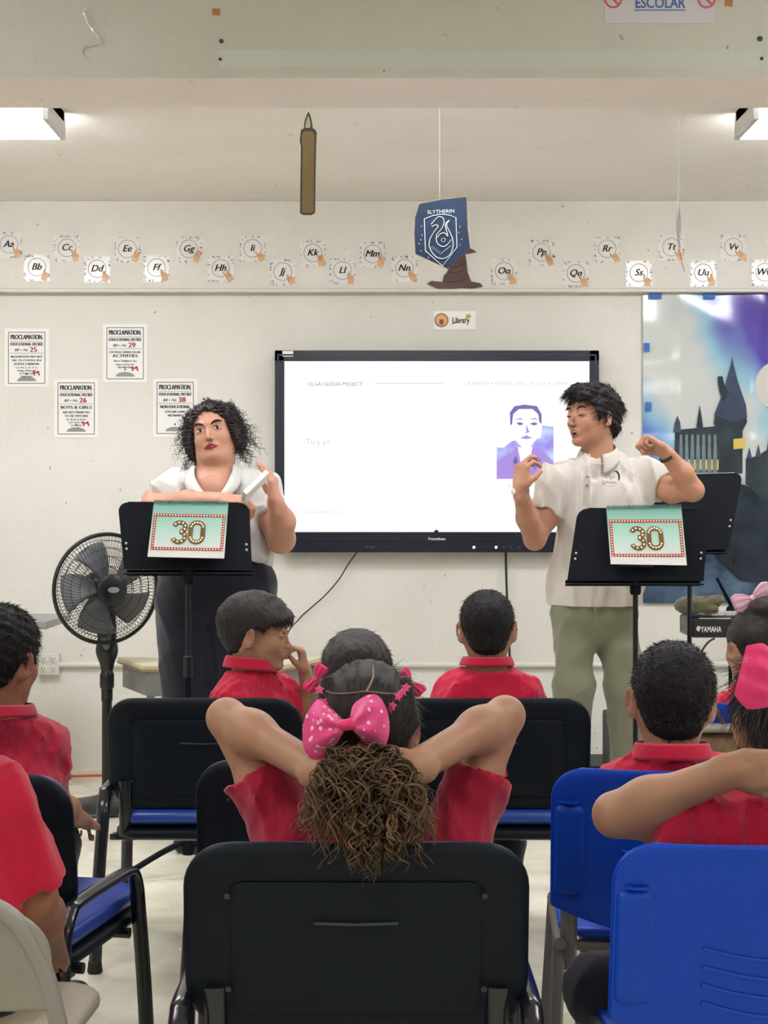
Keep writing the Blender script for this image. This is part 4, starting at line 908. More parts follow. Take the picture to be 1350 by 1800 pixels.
obj('grille_rim', MB().tube([gpt(RG, a, 0) for a in np.linspace(0, 2*math.pi, 65)], .0085, 8, caps=False), m_fan, t)
NR = 84
for side, nm in ((1, 'front'), (-1, 'rear')):
    g = MB()
    for i in range(NR):
        a = 2*math.pi*i/NR; g.tube([gpt(r, a+(.35*(RG-r)/RG)*side, side*(.062*math.sqrt(max(0, 1-(r/RG)**2.4)))) for r in (.05, .10, .15, .19, .215, RG)], .0011, 4, caps=False)
    for r in (.095, .135, .17, .2): g.tube([gpt(r, a, side*(.062*math.sqrt(max(0, 1-(r/RG)**2.4)))) for a in np.linspace(0, 2*math.pi, 49)], .0014, 4, caps=False)
    obj('%s_grille' % nm, g, m_fan, t, sharp=0, kind='stuff')
obj('hub_cap', MB().lathe([(.064, 0), (.064, .012), (.05, .02), (1e-4, .022)], gpt(0, 0, .055), gn, 28), m_fan, t)
bd = MB(); bd.lathe([(.024, 0), (.024, .001), (1e-4, .001)], (0, 0, 0), (0, 0, 1), 20); bd.v = [tuple(gpt(0, 0, .0785)+gu*p[0]*1.05+gv*p[1]*.5+gn*p[2]) for p in bd.v]; obj('oval_badge', bd, mat('badge_silver', rgb(170, 172, 176), rough=.3, metal=.4), t)
for i in range(5):
    a0 = 2*math.pi*i/5+.4
    def bl_(u, v, a0=a0): r = .035+u*.155; a = a0+(v-.5)*(1.05-.2*u)+u*.35; return gpt(r, a, -.012+(v-.5)*.05)
    o = obj('blade', MB().sheet(bl_, 10, 8), m_blade, t, sharp=0); s = o.modifiers.new('solid', 'SOLIDIFY'); s.thickness = .003
obj('blade_hub', MB().lathe([(.045, -.03), (.045, .02), (.03, .035), (1e-4, .036)], gc, gn, 20), m_fan, t)

# ---------------------------------------------------------------- trapezoid table, grey desk, keyboard, mic stand, speaker
m_wood = mat('pale_laminate', rgb(214, 204, 172), rough=.4, var=.06, scale=6, stretch=(1, 8, 8)); m_edge = mat('wood_edge', rgb(172, 140, 96), rough=.5); m_grey = mat('grey_enamel', rgb(128, 128, 126), rough=.45)
t = thing('low_table', (P(380, 0, 6.35)[0], 6.35, 0), 'low table with wooden top and grey apron standing behind the woman', 'table'); tx = P(380, 0, 6.35)[0]; zt_ = .615
tp = [(P(205, 0, 6.6)[0]-tx, .27), (P(248, 0, 6.2)[0]-tx, -.1), (P(490, 0, 6.2)[0]-tx, -.1), (P(570, 0, 6.62)[0]-tx, .27)]
obj('table_top', MB().prism(tp, (0, 0, zt_-.022), (1, 0, 0), (0, 1, 0), (0, 0, 1), .022), m_wood, t, bevel=.003, recalc=True)
obj('top_edging', MB().prism([(a*1.004, b*1.01) for a, b in tp], (0, 0, zt_-.026), (1, 0, 0), (0, 1, 0), (0, 0, 1), .01), m_edge, t, recalc=True)
for i in range(4):
    a, b = np.array(tp[i])*.93, np.array(tp[(i+1) % 4])*.93; d_ = b-a; L = np.linalg.norm(d_); obj('apron', MB().box((*((a+b)/2), zt_-.075), (L, .012, .10), rotm(0, 0, math.atan2(d_[1], d_[0]))), m_grey, t)
for (a, b) in tp: obj('leg', MB().box((a*(.66 if a < -.3 else .9), b*.80, .29), (.032, .032, .58)), m_grey, t, bevel=.004)
t = thing('grey_desk', (-2.0, 6.85, 0), 'grey topped desk whose corner shows behind the boy at the picture edge', 'desk'); zd = P(0, 1092, 6.6)[2]
x1 = P(83, 0, 6.6)[0]+2.0
obj('desk_top', MB().box((x1-.55, 0, zd-.017), (1.1, .5, .034)), mat('grey_laminate', rgb(150, 150, 146), rough=.4), t, bevel=.004)
for (a, b) in ((x1-.62, -.2), (x1-.62, .2), (x1-1.05, -.2), (x1-1.05, .2)): obj('leg', MB().box((a, b, (zd-.034)/2), (.035, .035, zd-.034)), m_grey, t)
obj('modesty_panel', MB().box((x1-.85, .2, zd-.2), (.42, .012, .3)), m_grey, t)
# keyboard on an X stand
dk = 6.45; kx = P(1214, 0, dk)[0]; kz = P(0, 1122, dk)[2]; t = thing('electronic_keyboard', (kx, dk, kz), 'black electronic keyboard with olive jacket lying on it, near the castle poster', 'keyboard'); k = dk/F_PX
obj('case', MB().box((.62, .12, .045), (1.24, .26, .085)), mat('keyboard_black', rgb(26, 28, 34), rough=.35), t, bevel=.012)
for i in range(36): obj('white_key', MB().box((.10+i*.0295, .19, .093), (.027, .12, .012)), m_plastic, t)
obj('top_strip', MB().box((.10, -.002, .083), (.13, .01, .006)), m_plastic, t)
tb = MB(); put_text(tb, '◍YAMAHA', (0, -.0105, 0), XU, ZU, YN, 31*k, 14*k*1.15, 14*k, lift=.001, bold=.02, width=44*k); obj('lettering', tb, m_white_paper, t)
t = thing('keyboard_stand', (kx+.62, dk+.12, 0), 'black crossed-leg stand under the electronic keyboard', 'stand')
for yy in (-.10, .10):
    for s_ in (-1, 1): obj('cross_leg', MB().tube([(s_*.36, yy+s_*.012, .014), (-s_*.36, yy+s_*.012, kz-.014)], .014, 8), m_desk, t)
for s_ in (-1, 1):
    obj('foot_bar', MB().tube([(s_*.36, -.16, .014), (s_*.36, .16, .014)], .014, 8), m_desk, t); obj('support_bar', MB().tube([(s_*.36, -.14, kz-.014), (s_*.36, .14, kz-.014)], .014, 8), m_desk, t)
tag(obj('keyboard_cable', MB().tube(spline([P(1256, 1122, dk-.05), P(1244, 1130, dk-.07), P(1232, 1148, dk-.08), P(1226, 1170, dk-.06), P(1228, 1260, dk), P(1235, 1400, dk+.02)]), .0045, 6), m_cable), 'black cable dropping from the electronic keyboard', 'cable')
# olive jacket
jk = Sdf(); a0 = P(1228, 1072, dk+.08); jk.ell(a0+(0, 0, .0), (.085, .10, .035), k=.03); jk.ell(a0+(-.055, 0, -.006), (.045, .09, .032), k=.03); jk.ell(a0+(.05, -.02, .012), (.055, .07, .026), R=rotm(0, -.35, 0), k=.012)
jk.cone(a0+(-.02, -.08, .0), a0+(.075, -.06, .022), .02, .016, k=.006); jk.cone(a0+(-.06, -.07, -.012), a0+(.05, -.085, -.018), .016, .02, k=.005); jk.fn(wrinkle(.010, 60, 4)); V, Q = jk.mesh(.004)
V[:, 2] += kz+.093-V[:, 2].min()
tag(obj('folded_jacket', (V, Q), mat('olive_cloth', rgb(92, 88, 62), rough=.9, var=.12, scale=40, sheen=.3)), 'olive green jacket folded on top of the electronic keyboard', 'jacket')
# microphone stand (boom) behind the keyboard
t = thing('microphone_stand', (P(1284, 0, 7.0)[0], 7.0, 0), 'thin black microphone stand behind the olive jacket', 'stand'); mx_ = P(1284, 0, 7.0)[0]
obj('pole', MB().tube([(0, 0, .02), (0, 0, P(0, 1072, 7.0)[2])], .009, 8), m_desk, t)
obj('boom_arm', MB().tube([np.array(P(1260, 1016, 7.0))-(mx_, 7.0, 0), np.array(P(1289, 1072, 7.0))-(mx_, 7.0, 0), np.array(P(1296, 1088, 7.0))-(mx_, 7.0, 0)], [.006, .009, .011], 8), m_desk, t)
obj('clutch', MB().ball((0, 0, P(0, 1072, 7.0)[2]), (.02, .02, .02)), m_desk, t)
for a in (30, 150, 270): e = np.array((math.cos(R_(a)), math.sin(R_(a)), 0)); obj('leg', MB().tube([e*.01+(0, 0, .06), e*.24+(0, 0, .01)], .008, 8), m_desk, t)
# black floor speaker
t = thing('floor_speaker', (P(1098, 0, 6.75)[0], 6.75, 0), 'black floor speaker standing behind the man\'s leg', 'speaker'); hs = P(0, 1262, 6.6)[2]; W = 64*6.6/F_PX
obj('cabinet', MB().box((0, .0, hs/2+.006), (W, .28, hs-.012)), mat('speaker_black', rgb(36, 36, 38), rough=.6, bump=.2, bscale=200), t, bevel=.008)
obj('front_grille', MB().box((0, -.143, hs/2), (W-.03, .008, hs-.06)), mat('speaker_grille', rgb(26, 27, 30), rough=.8, bump=.6, bscale=700), t, bevel=.004)
for a in (-W/2+.02, W/2-.02): obj('foot', MB().box((a, 0, .004), (.02, .2, .008)), m_glide, t)
t = thing('low_platform', (P(1020, 0, 7.15)[0], 7.15, 0), 'low black platform on the floor behind the man\'s feet', 'platform')
obj('deck', MB().box((0, 0, .07), (.42, .36, .03)), mat('platform_black', rgb(40, 40, 42), rough=.6), t, bevel=.004)
for a in (-.18, .18):
    for b in (-.15, .15): obj('foot', MB().box((a, b, .0275), (.04, .04, .055)), m_glide, t)
# brown bag on the farthest blue chair
bg = Sdf(); c = P(1256, 1330, 3.90); bg.box(c, (.07, .05, .07), rr=.03, k=.01); bg.ell(c+(0, -.055, -.01), (.05, .02, .05), k=.02); bg.fn(wrinkle(.010, 30, 8)); V, Q = bg.mesh(.006)
t = thing('brown_bag', c, 'brown cloth bag hanging behind the short haired boy', 'bag'); obj('bag_body', (V, Q), mat('brown_canvas', rgb(110, 86, 62), rough=.85, var=.2, scale=20), t, off=c)
obj('bag_flap', MB().box((0, -.01, .074), (.14, .10, .012)), mat('grey_canvas', rgb(128, 122, 110), rough=.85), t, bevel=.005)
obj('strap', MB().tube([(-.03, .02, .07), (-.015, .03, .105), (-.008, .05, .132), (0, .075, .138), (.008, .05, .132), (.015, .03, .105), (.03, .02, .07)], .006, 6), mat('brown_strap', rgb(80, 62, 46), rough=.8), t)
# ================================================================ PEOPLE
def skin(name, c): return mat(name, c, rough=.5, var=.07, scale=9, bump=.10, bscale=260, sheen=.08, spec=.4)
m_sk_w = skin('skin_light_tan', rgb(190, 138, 114)); m_sk_m = skin('skin_tan', rgb(186, 134, 106)); m_sk_k = skin('skin_brown', rgb(162, 118, 92)); m_sk_k2 = skin('skin_warm_brown', rgb(170, 126, 98)); m_sk_k3 = skin('skin_deep_brown', rgb(150, 102, 76))
def hairm(name, c, c2, st=(8, 8, 1.2)): return mat(name, c, rough=.38, col2=c2, scale=30, bump=.55, bscale=55, stretch=st, spec=.4)
m_hair = hairm('black_hair', rgb(30, 26, 26), rgb(44, 38, 36)); m_hair2 = hairm('dark_brown_hair', rgb(26, 21, 21), rgb(46, 38, 34)); m_curl = hairm('brown_curls', rgb(50, 37, 27), rgb(120, 92, 60), (1, 1, 1)); m_hairs = hairm('slick_hair', rgb(27, 24, 25), rgb(64, 58, 54), (22, 22, 1))  # slick hair: gloss highlights painted into the colour as paler streaks
m_hair3 = mat('short_black_hair', rgb(30, 27, 28), rough=.6, var=.3, scale=60, bump=.8, bscale=170, spec=.3)
def cloth(name, c, b=.25): return mat(name, c, rough=.85, var=.05, scale=8, bump=b, bscale=420, sheen=.25, spec=.25)
m_redc = cloth('red_pique', rgb(200, 28, 62)); m_redc2 = cloth('red_pique_dark', rgb(172, 28, 56)); m_whitec = cloth('white_cotton', rgb(206, 206, 202)); m_offw = cloth('off_white_pique', rgb(203, 196, 186)); m_navy = cloth('navy_trousers', rgb(24, 28, 42)); m_blackc = cloth('black_trousers', rgb(17, 20, 34)); m_olive = cloth('olive_chino', rgb(124, 124, 102))
m_shoe = mat('black_shoe', rgb(26, 26, 28), rough=.4); m_eye = mat('eye_white', rgb(196, 184, 174), rough=.3); m_iris = mat('dark_iris', rgb(44, 30, 24), rough=.1); m_brow = mat('brow_hair', rgb(40, 30, 28), rough=.8)
m_lip = mat('dark_red_lips', rgb(140, 34, 46), rough=.35); m_lipn = mat('natural_lips', rgb(168, 108, 94), rough=.45); m_mouth = mat('mouth_dark', rgb(46, 16, 18), rough=.6); m_teeth = mat('teeth', rgb(226, 220, 208), rough=.3)
m_pink = mat('hot_pink_ribbon', rgb(232, 38, 112), rough=.4, sheen=.4, bump=.1, bscale=200)
Z3 = np.array((0, 0, 1.))
def headR(fwd, roll=0):
    f = unit(fwd); r = unit(np.cross(f, Z3)); u = np.cross(r, f); c, s = math.cos(R_(roll)), math.sin(R_(roll)); return np.array((c*r+s*u, f, -s*r+c*u)).T
def faceR(yaw):                          # body frame: x to the person's right, y the way they face; yaw 0 faces away from the camera
    f = np.array((math.sin(R_(yaw)), math.cos(R_(yaw)), 0)); return np.array((np.cross(f, Z3), f, Z3)).T
def add_head(S, R, C, H, mouth='closed', fat=0.0, eyes=True, nose=1.0, ear=1.0):
    S.frame(R, C, H)
    S.ell((0, -.06, .13), (.335+fat*.3, .43, .365), k=.05); S.ell((0, .10, -.15), (.265+fat, .285, .35), k=.10)
    for s in (-1, 1):
        S.cone((s*(.20+fat*.6), -.02, -.22), (s*(.06+fat*.3), .25, -.41), .075+fat*.5, .065, k=.10); S.ell((s*(.15+fat*.5), .25, -.13), (.11, .095, .11), k=.08)
    S.ell((0, .30, -.425), (.09, .075, .065), k=.06)
    S.cone((-.16, .325, .10), (.16, .325, .10), .05, k=.06); S.ell((0, .325, -.27), (.125, .075, .08), k=.05)
    if eyes:
        for s in (-1, 1): S.ell((s*.145, .43, .012), (.085, .07, .052), k=.05, mode='s'); S.ell((s*.145, .325, .008), (.078, .052, .056), k=.015)
    ny = lambda y: .36+(y-.36)*nose
    S.cone((0, .36, .045), (0, ny(.455), -.13), .026*nose, .042*nose, k=.045); S.ell((0, ny(.472), -.145), (.043*nose, .04, .04), k=.02)
    for s in (-1, 1):
        S.ell((s*.048*nose, ny(.435), -.165), (.034*nose, .042, .03), k=.015); S.ell((s*.028, ny(.455), -.195), (.014, .02, .014), k=.008, mode='s')
    if mouth == 'open': S.ell((0, .40, -.305), (.06, .07, .05), k=.02, mode='s')
    for s in (-1, 1):
        Re = rotm(0, 0, s*R_(-28)) @ rotm(R_(-12)); S.ell((s*(.352+.10*(ear-1)), -.06, -.05), (.024, .078*ear, .118*ear), R=Re, k=.02); S.ell((s*(.385+.10*(ear-1)), -.045, -.04), (.028, .045*ear, .075*ear), R=Re, k=.012, mode='s'); S.ell((s*(.345+.08*(ear-1)), -.03, -.145), (.024, .036, .036), k=.015)
    S.frame()
def L2W(R, C, H): return lambda p: np.asarray(C)+R @ (np.asarray(p, float)*H)
def face_parts(t, off, R, C, H, lipm, mouth='closed', eyes='open', brow=.017, look=(0, 0)):
    W = L2W(R, C, H); RH = R
    for s in (-1, 1):
        if eyes == 'open':
            e = obj('eye', MB().ball(W((s*.145, .350, .006)), (.058*H, .033*H, .024*H), 14, 10, RH), m_eye, t, off=off)
            obj('iris', MB().ball(W((s*.145+look[0], .371, .008+look[1])), (.027*H, .014*H, .026*H), 10, 8, RH), m_iris, e, off=off)
        up = [W((s*(.145+.064*a), .374-.03*a*a, .008+.030*(1-a*a))) for a in np.linspace(-1, 1, 9)] if eyes == 'open' else [W((s*(.145+.066*a), .380-.03*a*a, -.006-.014*(1-a*a))) for a in np.linspace(-1, 1, 9)]
        obj('eyelash', MB().tube(up, [.005*H+.008*H*(1-abs(a)) for a in np.linspace(-1, 1, 9)], 5), m_brow, t, off=off)
        b = [W((s*(.150+.085*a), .378-.045*max(0, a)**2+.0, .100+.026*(1-(a-.2)**2)-.012*(a < -.8))) for a in np.linspace(-1, 1, 9)]
        obj('eyebrow', MB().tube(b, [brow*H*(.35+.65*(1-abs(a)**2.2)) for a in np.linspace(-.95, 1, 9)], 6, sq=(1, .7)), m_brow, t, off=off)
    L = Sdf(); L.frame(R, C, H)
    if mouth == 'closed':
        for s in (-1, 1):
            L.cone((s*.105, .372, -.296), (s*.026, .408, -.262), .010, .022, k=.008); L.cone((s*.098, .374, -.298), (0, .403, -.306), .010, .026, k=.008)
        L.cone((-.02, .408, -.268), (.02, .408, -.268), .018, k=.008)
    else:
        pts = [(.072*math.cos(a), .372-.022*abs(math.cos(a))+.012, -.303+.052*math.sin(a)) for a in np.linspace(0, 2*math.pi, 15)]
        for i in range(14): L.cone(pts[i], pts[i+1], .015, .015, k=.006)
    obj('lips', L.mesh(.0012), lipm, t, off=off)
    if mouth == 'open':
        obj('mouth_inside', MB().ball(W((0, .345, -.303)), (.062*H, .035*H, .046*H), 12, 8, R), m_mouth, t, off=off); obj('teeth', MB().ball(W((0, .362, -.275)), (.045*H, .02*H, .014*H), 10, 6, R), m_teeth, t, off=off)
def hairline(S, R, C, H, ys, zs):
    S.frame(R, C, H); S.fn(lambda x, y, z: (np.interp(y, ys, zs)-z+0*x)*.8, mode='max')
HL_SHORT = ([-.6, -.3, -.12, -.03, .06, .14, .20, .30, .5], [-.36, -.36, -.34, .04, .03, -.10, .10, .26, .30])
def cap(S, R, C, H, t=.05, back=.0, top=0.0, nape=True):
    S.frame(R, C, H); S.ell((0, -.06-back*.5, .13+top*.3), (.335+t, .43+t+back, .365+t+top), k=.03)
    if nape: S.ell((0, -.20, -.12), (.26+t*.5, .25+t*.4, .26), k=.08); S.ell((0, .0, .0), (.335+t*.6, .20, .25), k=.05)
def strands(roots, d0, d1, L, r, nseg=4, rad=0.0, turns=0.0, seed=0, sides=3, taper=.85):
    rs = np.random.RandomState(seed); N = len(roots); t = np.linspace(0, 1, nseg+1)[None, :, None]
    L = np.broadcast_to(np.asarray(L, float).reshape(-1, 1, 1), (N, 1, 1)); d0 = d0[:, None, :]; d1 = d1[:, None, :]
    p = roots[:, None, :]+L*((t-t*t/2)*d0+(t*t/2)*d1)
    ax = d0+d1; ax = ax/np.maximum(1e-6, np.linalg.norm(ax, axis=2, keepdims=True)); tmp = np.where(np.abs(ax[..., 2:3]) > .9, np.array((1., 0, 0)), Z3)
    u = np.cross(ax, tmp); u /= np.linalg.norm(u, axis=2, keepdims=True); v = np.cross(ax, u)
    if np.ndim(rad) > 0 or rad > 0:
        ra = np.broadcast_to(np.asarray(rad, float).reshape(-1, 1, 1), (N, 1, 1)); ph = rs.rand(N, 1, 1)*6.28; tr = turns*(.75+.5*rs.rand(N, 1, 1))*np.sign(rs.rand(N, 1, 1)-.5); a = ph+2*math.pi*tr*t
        g = np.minimum(1, t*3.5); p = p+ra*g*(np.cos(a)*u+np.sin(a)*v)-ra*0
    tg = np.gradient(p, axis=1); tg /= np.maximum(1e-9, np.linalg.norm(tg, axis=2, keepdims=True)); uu = np.cross(tg, ax+.3*u); uu /= np.maximum(1e-6, np.linalg.norm(uu, axis=2, keepdims=True)); vv = np.cross(tg, uu)
    rr = np.broadcast_to(np.asarray(r, float).reshape(-1, 1, 1), (N, 1, 1))*(1-taper*t**2)
    V = np.stack([p+rr*(math.cos(2*math.pi*k/sides)*uu+math.sin(2*math.pi*k/sides)*vv) for k in range(sides)], 2)      # N, seg+1, sides, 3
    idx = np.arange(N*(nseg+1)*sides).reshape(N, nseg+1, sides); Q = []
    for k in range(sides):
        k2 = (k+1) % sides; Q.append(np.stack([idx[:, :-1, k], idx[:, :-1, k2], idx[:, 1:, k2], idx[:, 1:, k]], 3-1).reshape(-1, 4))
    return V.reshape(-1, 3), np.concatenate(Q)
def fuzz(m, R, C, H, n, L, r=.0007, seed=0, flow=(0, -.3, -1), out=.5, zmin=-9):
    V, Q = m; rs = np.random.RandomState(seed); q = (V-C) @ R/H; ctr = np.array((0, -.06, .05)); nl = q-ctr; nl /= np.linalg.norm(nl, axis=1)[:, None]
    ok = np.nonzero(q[:, 2] > zmin)[0]; i = rs.choice(ok, n); nn = nl[i]; fl = np.asarray(flow, float)[None, :]; fl = fl-(nn*fl).sum(1)[:, None]*nn; fl /= np.maximum(.2, np.linalg.norm(fl, axis=1))[:, None]
    d0 = nn*out+fl+rs.randn(n, 3)*.22; d1 = nn*out*.2+fl+rs.randn(n, 3)*.3
    return strands(V[i]-(nn @ R.T)*.002, d0 @ R.T, d1 @ R.T, L*(.6+.8*rs.rand(n)), r, 3, seed=seed)
def hand(S, w, f, n, size=1.0, side=1, curl=(20, 25, 15), thumb=(.8, .6, -.3), thumb2=None, curls=None, spread=4):
    f = unit(f); n = unit(np.asarray(n, float)-np.dot(n, f)*f); x = np.cross(f, n)*side; R = np.array((x, f, n)).T; S.frame(R, w, size)
    S.cone((0, -.03, 0), (0, .02, 0), .025, .027, k=.015, sq=((0, 0, 1), .72)); S.box((.0, .050, 0), (.040, .042, .0135), rr=.012, k=.018); S.ell((.024, .03, -.008), (.018, .030, .014), k=.012)
    for i, (bx, by, ln) in enumerate(((.029, .086, .070), (.0100, .092, .079), (-.0095, .088, .073), (-.0275, .080, .057))):
        c = curls[i] if curls else curl; a = 0; p = np.array((bx, by, 0.)); sp = R_(spread*(1.5-i)); rr = .0092-.0006*i
        for j, fr in enumerate((.45, .31, .24)):
            a += R_(c[j]); d = np.array((math.sin(sp)*math.cos(a), math.cos(a), -math.sin(a))); q = p+d*ln*fr; S.cone(p, q, rr, rr*.92, k=.003 if j else .006); rr *= .93; p = q
    t1 = unit(thumb); t2 = unit(thumb2 if thumb2 is not None else np.array(thumb)+(-.35, .5, -.15)); b = np.array((.028, .018, -.006)); m_ = b+t1*.042; S.cone(b, m_, .0145, .0115, k=.012); S.cone(m_, m_+t2*.032, .0112, .0088, k=.004); S.frame()
def torso(S, SL, SR, N, Hc, cw, cd, ww, wd, hw, hd, g, F, cz=.12, wz=None, sr=.05, k=.07):
    M = (SL+SR)/2; C = M-Z3*cz+F[:, 1]*.0; Wc = C*.45+Hc*.55 if wz is None else wz
    S.ell(C, (cw+g, cd+g, cz+.035+g), R=F, k=k); S.ell(Wc, (ww+g, wd+g, abs(C[2]-Hc[2])*.42+.06), R=F, k=k); S.ell(Hc, (hw+g, hd+g, .11+g), R=F, k=k)
    S.cone(C, Hc, min(cd, wd)*.9+g, min(wd, hd)*.9+g, k=k)
    for s in (SL, SR): S.cone(N-Z3*.03, s, sr*.95+g, sr+g, k=.04); S.cone(s, C*.5+s*.5-Z3*.06, sr*1.05+g, sr*1.15+g, k=.05)
def shoes(t, off, ankles, fdir, size=.19):
    for a in ankles:
        f = unit(np.array((fdir[0], fdir[1], 0))); z0 = .0; S = Sdf(); c = np.array((a[0], a[1], 0)); S.box(c+f*size*.22+Z3*.032, (.036, size*.5, .03), R=np.array((np.cross(f, Z3), f, Z3)).T, rr=.024); S.cone(c+Z3*.04, np.array((a[0], a[1], .085)), .036, .034, k=.03)
        S.ell(c+f*size*.5+Z3*.034, (.038, .05, .03), R=np.array((np.cross(f, Z3), f, Z3)).T, k=.02); S.fn(lambda x, y, z: (.003-z+0*x+0*y), mode='max'); obj('shoe', S.mesh(.005), m_shoe, t, off=off)
def collar(t, off, N, F, rx, ry, h, m, gap=28, drop=.45, tilt=.18, flare=.016, name='collar'):
    def f(u, v):
        a = R_(gap)+(2*math.pi-2*R_(gap))*u+math.pi/2                     # starts and ends at the throat
        x, y = math.cos(a), math.sin(a); q = v*2
        if q < 1: r = 1.0; z = h*(.1+.8*q); o = 0
        else: r = 1.0; z = h*(.9-(q-1)*(1.25+drop*max(0, y)**2*1.2)); o = flare*(q-1)**.7
        return N+F @ np.array((x*(rx*r+o), y*(ry*r+o), z-y*tilt*h*1.5))
    o = obj(name, MB().sheet(f, 40, 10), m, t, off=off, sharp=0); s = o.modifiers.new('solid', 'SOLIDIFY'); s.thickness = .0035; s.offset = 1; return o

def seated(label, head, H, fwd, roll, SL, SR, N, hipc, yaw, arms, skinm, shirt=m_redc, hair=None, sh=.05, g=.010, knees=None, seed=1, sleeve=.62, trouser=m_navy, group=None, fat=0, hb=.005, arm_r=(.036, .032, .022), torso_w=(.125, .085, .115, .085, .125, .095), neck_r=.30, face=None, wr=.006, collar_kw=None, sleeve_r=1.45):
    off = np.array((hipc[0], hipc[1], 0)); t = thing('person', off, label, 'person', group); F = faceR(yaw); R = headR(fwd, roll)
    cw, cd, ww, wd, hw, hd = torso_w
    B = Sdf(); torso(B, SL, SR, N, hipc, cw, cd, ww, wd, hw, hd, -.006, F, sr=sh)
    add_head(B, R, head, H, fat=fat, eyes=bool(face), mouth='closed', nose=.68, ear=1.25)
    nb = head+R @ np.array((0, -.10, -.22))*H; B.cone(nb, N-Z3*.03, neck_r*H*.92, neck_r*H*.66, k=.03)
    S = Sdf(); torso(S, SL, SR, N, hipc+Z3*.03, cw, cd, ww, wd, hw, hd, g, F, sr=sh)
    Tr = Sdf(); Tr.ell(hipc-Z3*.01, (hw+.016, hd+.014, .085), R=F, k=.05)
    # legs: thighs forward, shanks down
    ank = []
    for i, s in enumerate((-1, 1)):
        hj = hipc+F[:, 0]*s*-.07-Z3*.02; kn = knees[i][0] if knees else hipc+F[:, 1]*.34+F[:, 0]*s*-.09-Z3*.01; an = knees[i][1] if knees else kn+F[:, 1]*.03-Z3*(kn[2]-.085)
        B.cone(hj, kn, .058, .042, k=.03); B.cone(kn, an, .042, .030, k=.02); Tr.cone(hj, kn, .078, .060, k=.04); Tr.cone(kn, an+(0, 0, .02), .060, .046, k=.03, flat=1); ank.append(an)
    Tr.fn(wrinkle(.012, 35, seed+7, (1, 1, .5), 4))
    for i, (sp, (el, wrp, kw)) in enumerate(zip((SL, SR), arms)):
        r0, r1, r2 = arm_r
        B.cone(sp, el, r0*1.08, r1*.98, k=.02); B.ell(sp*.55+el*.45, (r0*1.12,)*3, k=.03); B.cone(el, wrp, r1, r2, k=.012); B.ell(el*.72+wrp*.28, (r1*1.06,)*3, k=.03)
        if kw is not None: hand(B, wrp, **kw)
        m_ = sp+(el-sp)*sleeve; S.cone(sp, m_, r0*1.35+g*.4, r0*sleeve_r+g*.5, k=.025, flat=1)
    S.fn(wrinkle(wr*2.8, 40, seed, (1, 1, .45), 4)); S.fn(wrinkle(wr*1.0, 80, seed+3, (1, 1, .5), 4)); S.cone(N-Z3*.012, nb, neck_r*H+.002, neck_r*H+.016, k=.006, mode='s', flat=2)
    for a in B.ops: pass
    obj('body', B.split(hb, .62), skinm, t, off=off); obj('shirt', S.mesh(.0058), shirt, t, off=off); obj('trousers', Tr.mesh(.010), trouser, t, off=off)
    ck = dict(rx=neck_r*H+.006, ry=neck_r*H+.006, h=.019, gap=14, drop=.3, flare=.011); ck.update(collar_kw or {}); collar(t, off, N+Z3*.002, F, m=shirt, **ck)
    shoes(t, off, ank, F[:, 1])
    if hair: hair(t, off, R, head, H)
    return t, off, R
def shorthair(m=m_hair3, t=.055, back=0, top=0, n=2200, L=.010, hl=HL_SHORT, amp=.004, out=.9, seed=3, r=.0007, flow=(0, -.3, -1)):
    def f(T, off, R, C, H):
        S = Sdf(); cap(S, R, C, H, t, back, top); hairline(S, R, C, H, *hl); S.frame(R, C, H); S.fn(wrinkle(amp, 26, seed)); M = S.mesh(.0045)
        obj('hair', join(M, fuzz(M, R, C, H, n, L, r, seed, flow, out)), m, T, off=off, sharp=0)
    return f
def V3(*a): return np.array(a, float)
down = dict(size=.78)

# --- boy in front of the man, back turned
d = 4.36
seated('boy in red shirt seen from behind, sitting in front of the man', P(856, 1103, d), .208, (0.03, 1, .06), 1,
       P(802, 1222, d-.01), P(912, 1222, d-.01), P(856, 1166, d-.01), V3(P(856, 0, d)[0], d-.02, .50), 0,
       [(P(770, 1290, d-.02), P(790, 1320, d+.22), dict(f=(.3, 1, 0), n=(0, 0, 1), size=.78, side=-1)), (P(938, 1290, d-.02), P(920, 1320, d+.22), dict(f=(-.3, 1, 0), n=(0, 0, 1), size=.78, side=1))],
       m_sk_k, hair=shorthair(t=.032, L=.008, n=2600), seed=2, torso_w=(.135, .09, .12, .09, .13, .10), sh=.047)

